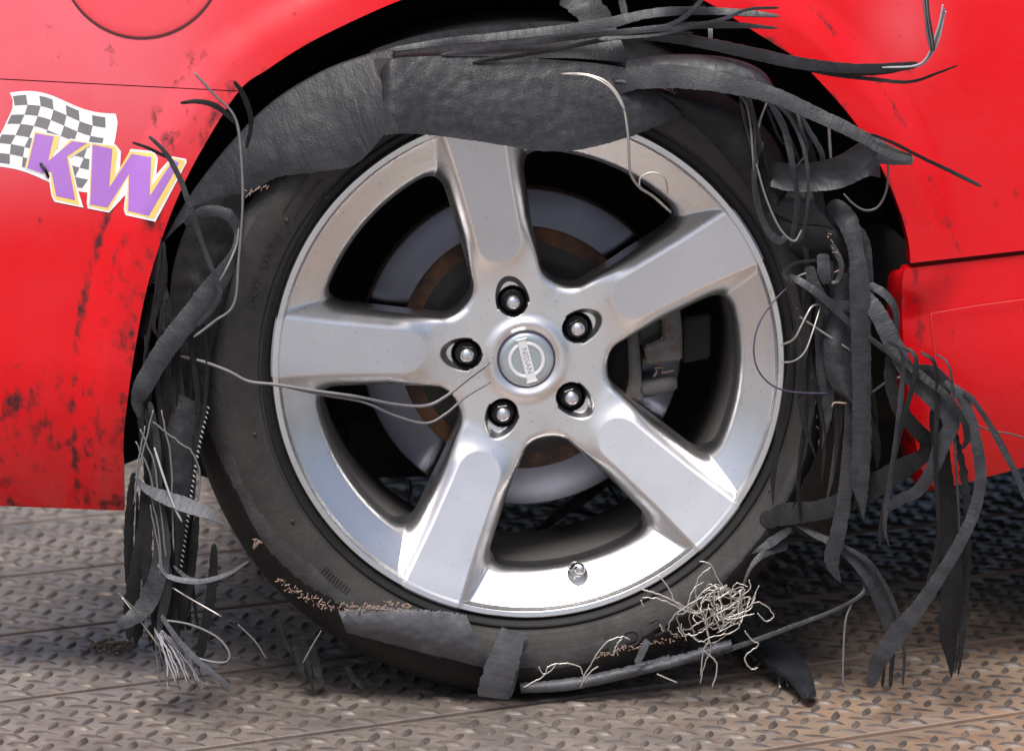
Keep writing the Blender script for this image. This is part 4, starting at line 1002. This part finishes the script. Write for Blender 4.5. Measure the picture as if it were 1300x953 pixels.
for pts in ([(836,730),(850,748),(858,765),(872,775),(892,778)], [(888,712),(902,716),(910,732),(920,748)], [(902,720),(888,732),(883,750),(886,768),(893,785)], [(893,775),(898,800),(902,825),(896,840),(888,868)],
            [(865,792),(866,802),(880,806),(893,800),(905,790)], [(838,792),(842,802)], [(893,784),(900,810),(893,826),(889,858)], [(893,826),(908,838),(910,852),(904,872)], [(815,758),(836,760),(855,768),(880,778),(895,776)],
            [(814,762),(817,770)], [(945,800),(955,812),(963,818),(950,828),(946,838),(953,848),(962,848)], [(930,790),(950,770),(962,764),(976,772),(982,782),(972,788),(962,778)], [(893,780),(870,770),(850,760),(830,752),(815,748)],
            [(900,770),(915,800),(918,788)], [(905,778),(925,786),(945,782),(958,778)], [(952,736),(952,748),(940,756),(930,770)], [(664,872),(690,858),(696,846),(712,842),(735,846),(745,868)],
            [(684,846),(690,855),(700,850),(706,842)], [(738,864),(755,835),(770,815),(790,808),(800,812)], [(778,832),(782,820),(790,810)], [(736,872),(750,852),(760,845)]):
    wire(pts, 'steel_wire', 'steel_wire', random.uniform(1.5, 2.2), -.048, None, 1.5)
wire([(834,855),(850,862),(860,866)], 'steel_wire', 'steel_wire', 2, -.05)
strip([(822,812,9,-.045),(816,826,9,-.046),(808,842,8,-.046)], 'rubber_light', 'cord', wob=.1)
# torn cord ends along the rips
bits_v, bits_f = [], []
def bits(path, n, Y, spread=4, size=1.9):
    q = resample(path, n)
    for p in q:
        c = P(p[0]+random.gauss(0, spread*.4), p[1]+random.gauss(0, spread), Y); o = len(bits_v)
        d = np.array((random.gauss(0, 1), random.gauss(0, .5), random.gauss(0, 1))); d /= np.linalg.norm(d); s = np.cross(d, (0, 1, 0)); s /= np.linalg.norm(s)+1e-9
        u = np.cross(d, s); L = size*MM*random.uniform(.6, 2.2); w_ = .0005*random.uniform(.6, 1.3)
        for e in (-1, 1):
            for k in range(4):
                t = k*math.pi/2; bits_v.append(c+d*L*e+(s*math.cos(t)+u*math.sin(t))*w_)
        for k in range(4): bits_f.append((o+k, o+(k+1) % 4, o+4+(k+1) % 4, o+4+k))
        bits_f.append((o, o+1, o+2, o+3)); bits_f.append((o+7, o+6, o+5, o+4))
bits([(322,692),(330,688)], 14, -.015, 3); bits([(352,738),(375,752),(405,765),(425,772)], 46, -.02, 3.5); bits([(428,768),(455,770),(520,770)], 60, -.028, 3)
bits([(760,834),(790,824),(820,818),(850,812),(880,800)], 50, -.03, 2.5); bits([(312,246),(340,236)], 12, -.02, 2); bits([(1012,392),(1024,412),(1032,440)], 6, -.012, 1.5, 1.6)
bits([(1030,480),(1036,520),(1040,560)], 6, -.012, 1.5, 1.6); bits([(1050,300),(1064,336)], 8, -.05, 5); bits([(205,330),(190,360)], 14, .02, 2); bits([(845,112),(860,124)], 10, -.03, 2)
tag(mesh('torn_cord_ends', bits_v, bits_f, 'copper', tyre, False), kind='stuff')
# strips seen through the wheel
for pts in ([(455,570,12),(470,600,10),(500,635,9),(525,655,14),(545,668,8)], [(520,608,3),(522,622,3),(518,635,2)], [(505,655,4),(530,650,8),(560,640,10)], [(780,600,12),(750,625,16),(700,660,12),(670,690,8)], [(760,600,4),(775,620,5),(790,645,3)], [(690,640,5),(740,650,6),(790,660,4)]):
    strip([(a, b, c, .26) for a, b, c in pts], 'rubber_dark')
# ------------------------------------------------------------------ sticker on the bumper
sticker = empty('sticker', bumper)
def decal(name, polys, off, material):
    bm = bmesh.new()
    for poly in polys:
        bm.faces.new([bm.verts.new((x, y, 0)) for x, y in poly])
    bm.normal_update()
    bmesh.ops.triangulate(bm, faces=bm.faces[:], quad_method='BEAUTY', ngon_method='EAR_CLIP')
    for _ in range(3):
        lg = [e for e in bm.edges if e.calc_length() > 9]
        if not lg: break
        bmesh.ops.subdivide_edges(bm, edges=lg, cuts=1); bmesh.ops.triangulate(bm, faces=bm.faces[:])
    xs = np.array([v.co.x for v in bm.verts]); ys = np.array([v.co.y for v in bm.verts])
    pts = skin(xs, ys, -off)
    for v, p in zip(bm.verts, pts): v.co = Vector(p)
    bmesh.ops.recalc_face_normals(bm, faces=bm.faces[:])
    for f in bm.faces: f.normal_update()
    if sum(f.normal.y for f in bm.faces) > 0: bmesh.ops.reverse_faces(bm, faces=bm.faces[:])
    me = bpy.data.meshes.new(name); bm.to_mesh(me); bm.free(); return link(name, me, material, sticker, False)
def Q(pts): return [(x/4.765, 100+y/4.765) for x, y in pts]     # points measured on an enlarged view
flag_top = [(60,85),(190,92),(300,115),(400,150),(480,185),(560,212),(620,218),(700,212)]
flag_bot = [(-5,535),(60,545),(140,562),(200,600),(330,640),(450,672),(540,682),(560,680)]
ft = resample(crom(flag_top, 6), 15); fb = resample(crom([(-10,330),(60,560)], 2), 15)
# flag cloth as a warped grid: columns run across, rows down
gl = crom([(60,85),(80,160),(30,280),(0,340),(-30,400),(-20,530)], 6); gr = crom([(700,212),(712,270),(700,340),(690,400),(640,560),(545,690)], 6)
NCX, NR = 8, 7
def warp(u, v):
    l = resample(gl, 41)[int(round(v*40))]; r_ = resample(gr, 41)[int(round(v*40))]
    p = l+(r_-l)*u; bow = math.sin(u*math.pi)*(-18*(1-v))+math.sin(u*2*math.pi)*-26*(1-.4*v)
    return (p[0], p[1]+bow)
outl = [warp(u/20, 0) for u in range(21)]+[warp(1, v/10) for v in range(1, 11)]+[warp(1-u/20, 1) for u in range(1, 21)]+[warp(0, 1-v/10) for v in range(1, 10)]
decal('checkered_flag', [Q(outl)], .0003, 'sticker_white')
chk = []
for i in range(NCX):
    for j in range(NR):
        if (i+j) % 2 == 0 and not (i == NCX-1):
            a, b = (i+.12)/NCX, (i+1.12)/NCX; c, d_ = (j+.3)/(NR+.6), (j+1.3)/(NR+.6)
            chk.append(Q([warp(a, c), warp((a+b)/2, c), warp(b, c), warp(b, d_), warp((a+b)/2, d_), warp(a, d_)]))
decal('flag_checks', chk, .0005, 'sticker_black')
K_out = [(208,312),(365,345),(345,430),(425,362),(555,385),(550,405),(425,480),(470,670),(505,780),(330,745),(312,710),(290,570),(250,575),(150,545)]
W_out = [(548,385),(700,400),(732,440),(725,560),(790,425),(930,440),(955,480),(945,580),(1040,470),(1125,485),(1130,505),(940,865),(760,825),(748,790),(760,700),(660,810),(530,785),(525,750)]
decal('letter_border', [Q(K_out), Q(W_out)], .0007, 'sticker_white')
K_y = [(210,320),(358,350),(345,420),(300,500),(425,370),(550,392),(545,405),(415,478),(462,670),(478,765),(335,730),(318,700),(300,560),(155,540)]
W_y = [(555,392),(695,408),(712,440),(690,600),(785,440),(925,450),(942,490),(915,650),(1045,480),(1115,495),(1118,510),(930,848),(770,812),(760,790),(775,590),(660,800),(540,770),(540,740)]
decal('letter_shadow', [Q(K_y), Q(W_y)], .0009, 'sticker_yellow')
K_p = [(215,330),(325,350),(290,500),(435,378),(525,390),(405,470),(455,735),(340,710),(310,560),(255,570),(165,540)]
W_p = [(560,398),(680,425),(660,660),(795,455),(915,475),(905,710),(1050,490),(1085,510),(900,830),(775,800),(780,575),(650,780),(545,760)]
decal('letter_k', [Q(K_p)], .0011, 'sticker_purple'); decal('letter_w', [Q(W_p)], .0011, 'sticker_purple')
# ------------------------------------------------------------------ loose things on the deck
def scrap():
    o = tag(empty('rubber_scrap'), 'black leaf-shaped rubber scrap lying on the deck right of the tyre foot', 'rubber scrap')
    U = [(930,786),(970,800),(1005,822),(1028,850),(1036,878)]; L_ = [(925,800),(950,822),(975,842),(1000,858),(1020,882)]
    u = resample(crom(U, 6), 40); l = resample(crom(L_, 6), 40); V = []
    for i in range(40):
        for j in range(10):
            t = j/9; q = u[i]*(1-t)+l[i]*t; h = .012+.010*math.sin(i/39*3.1)+.003*math.sin(t*3.1)
            V.append(PG(q[0], q[1], h)+np.array((0, 0, .0008*sn(q[0]*.2, q[1]*.2, 0))))
    n = len(V); V += [p-np.array((0, 0, .004)) for p in V]; F = grid_faces(40, 10, 0)+grid_faces(40, 10, n, False, True)
    bd = [i*10 for i in range(40)]+[390+j for j in range(1, 10)]+[i*10+9 for i in range(38, -1, -1)]+[j for j in range(8, 0, -1)]
    for k in range(len(bd)):
        a, b = bd[k], bd[(k+1) % len(bd)]; F.append((a, b, b+n, a+n))
    s = mesh('rubber_sheet', V, F, 'rubber_strip', o); bm = bmesh.new(); bm.from_mesh(s.data); bmesh.ops.recalc_face_normals(bm, faces=bm.faces[:]); bm.to_mesh(s.data); bm.free(); sharp(s, 60)
    def gw(pts, wpx, m='steel_wire', h=.004):
        c = crom(pts, 8); tube_pts('steel_wire', np.array([PG(a, b, h+.004*abs(sn(a*.1, b*.1, 2))) for a, b in c]), [wpx*MM/2]*len(c), m, o)
    gw([(930,800),(945,815),(965,832),(985,850),(990,872)], 3); gw([(960,838),(948,828),(946,840),(955,848),(965,842)], 2.4); gw([(975,850),(985,846),(995,856),(1000,870)], 2.6)
scrap()
deb = tag(empty('dry_debris'), 'small clump of dry brown debris on the deck below the left bundle', 'debris')
dv, df = [], []
for k in range(90):
    px, py = random.gauss(143, 16), random.gauss(820, 4); c = PG(px, py, abs(random.gauss(0, .003))+.002); o_ = len(dv)
    s = random.uniform(.0012, .003)
    for q in ((1,0,0),(-1,0,0),(0,1,0),(0,-1,0),(0,0,1),(0,0,-1)): dv.append(c+np.array(q)*s*np.array((random.uniform(.6, 2.2), random.uniform(.6, 1.6), random.uniform(.5, 1))))
    df += [(o_+a, o_+b, o_+c_) for a, b, c_ in ((0,2,4),(2,1,4),(1,3,4),(3,0,4),(2,0,5),(1,2,5),(3,1,5),(0,3,5))]
tag(mesh('debris_crumbs', dv, df, 'debris', deb, False), kind='stuff')
c = crom([(285,790),(315,803),(328,820),(340,836)], 8)
o = tube_pts('steel_wire', np.array([PG(a, b, .004) for a, b in c]), [.0010]*len(c), 'cord_wire', None)
tag(o, 'thin loose wire curling on the deck left of the tyre foot', 'wire')
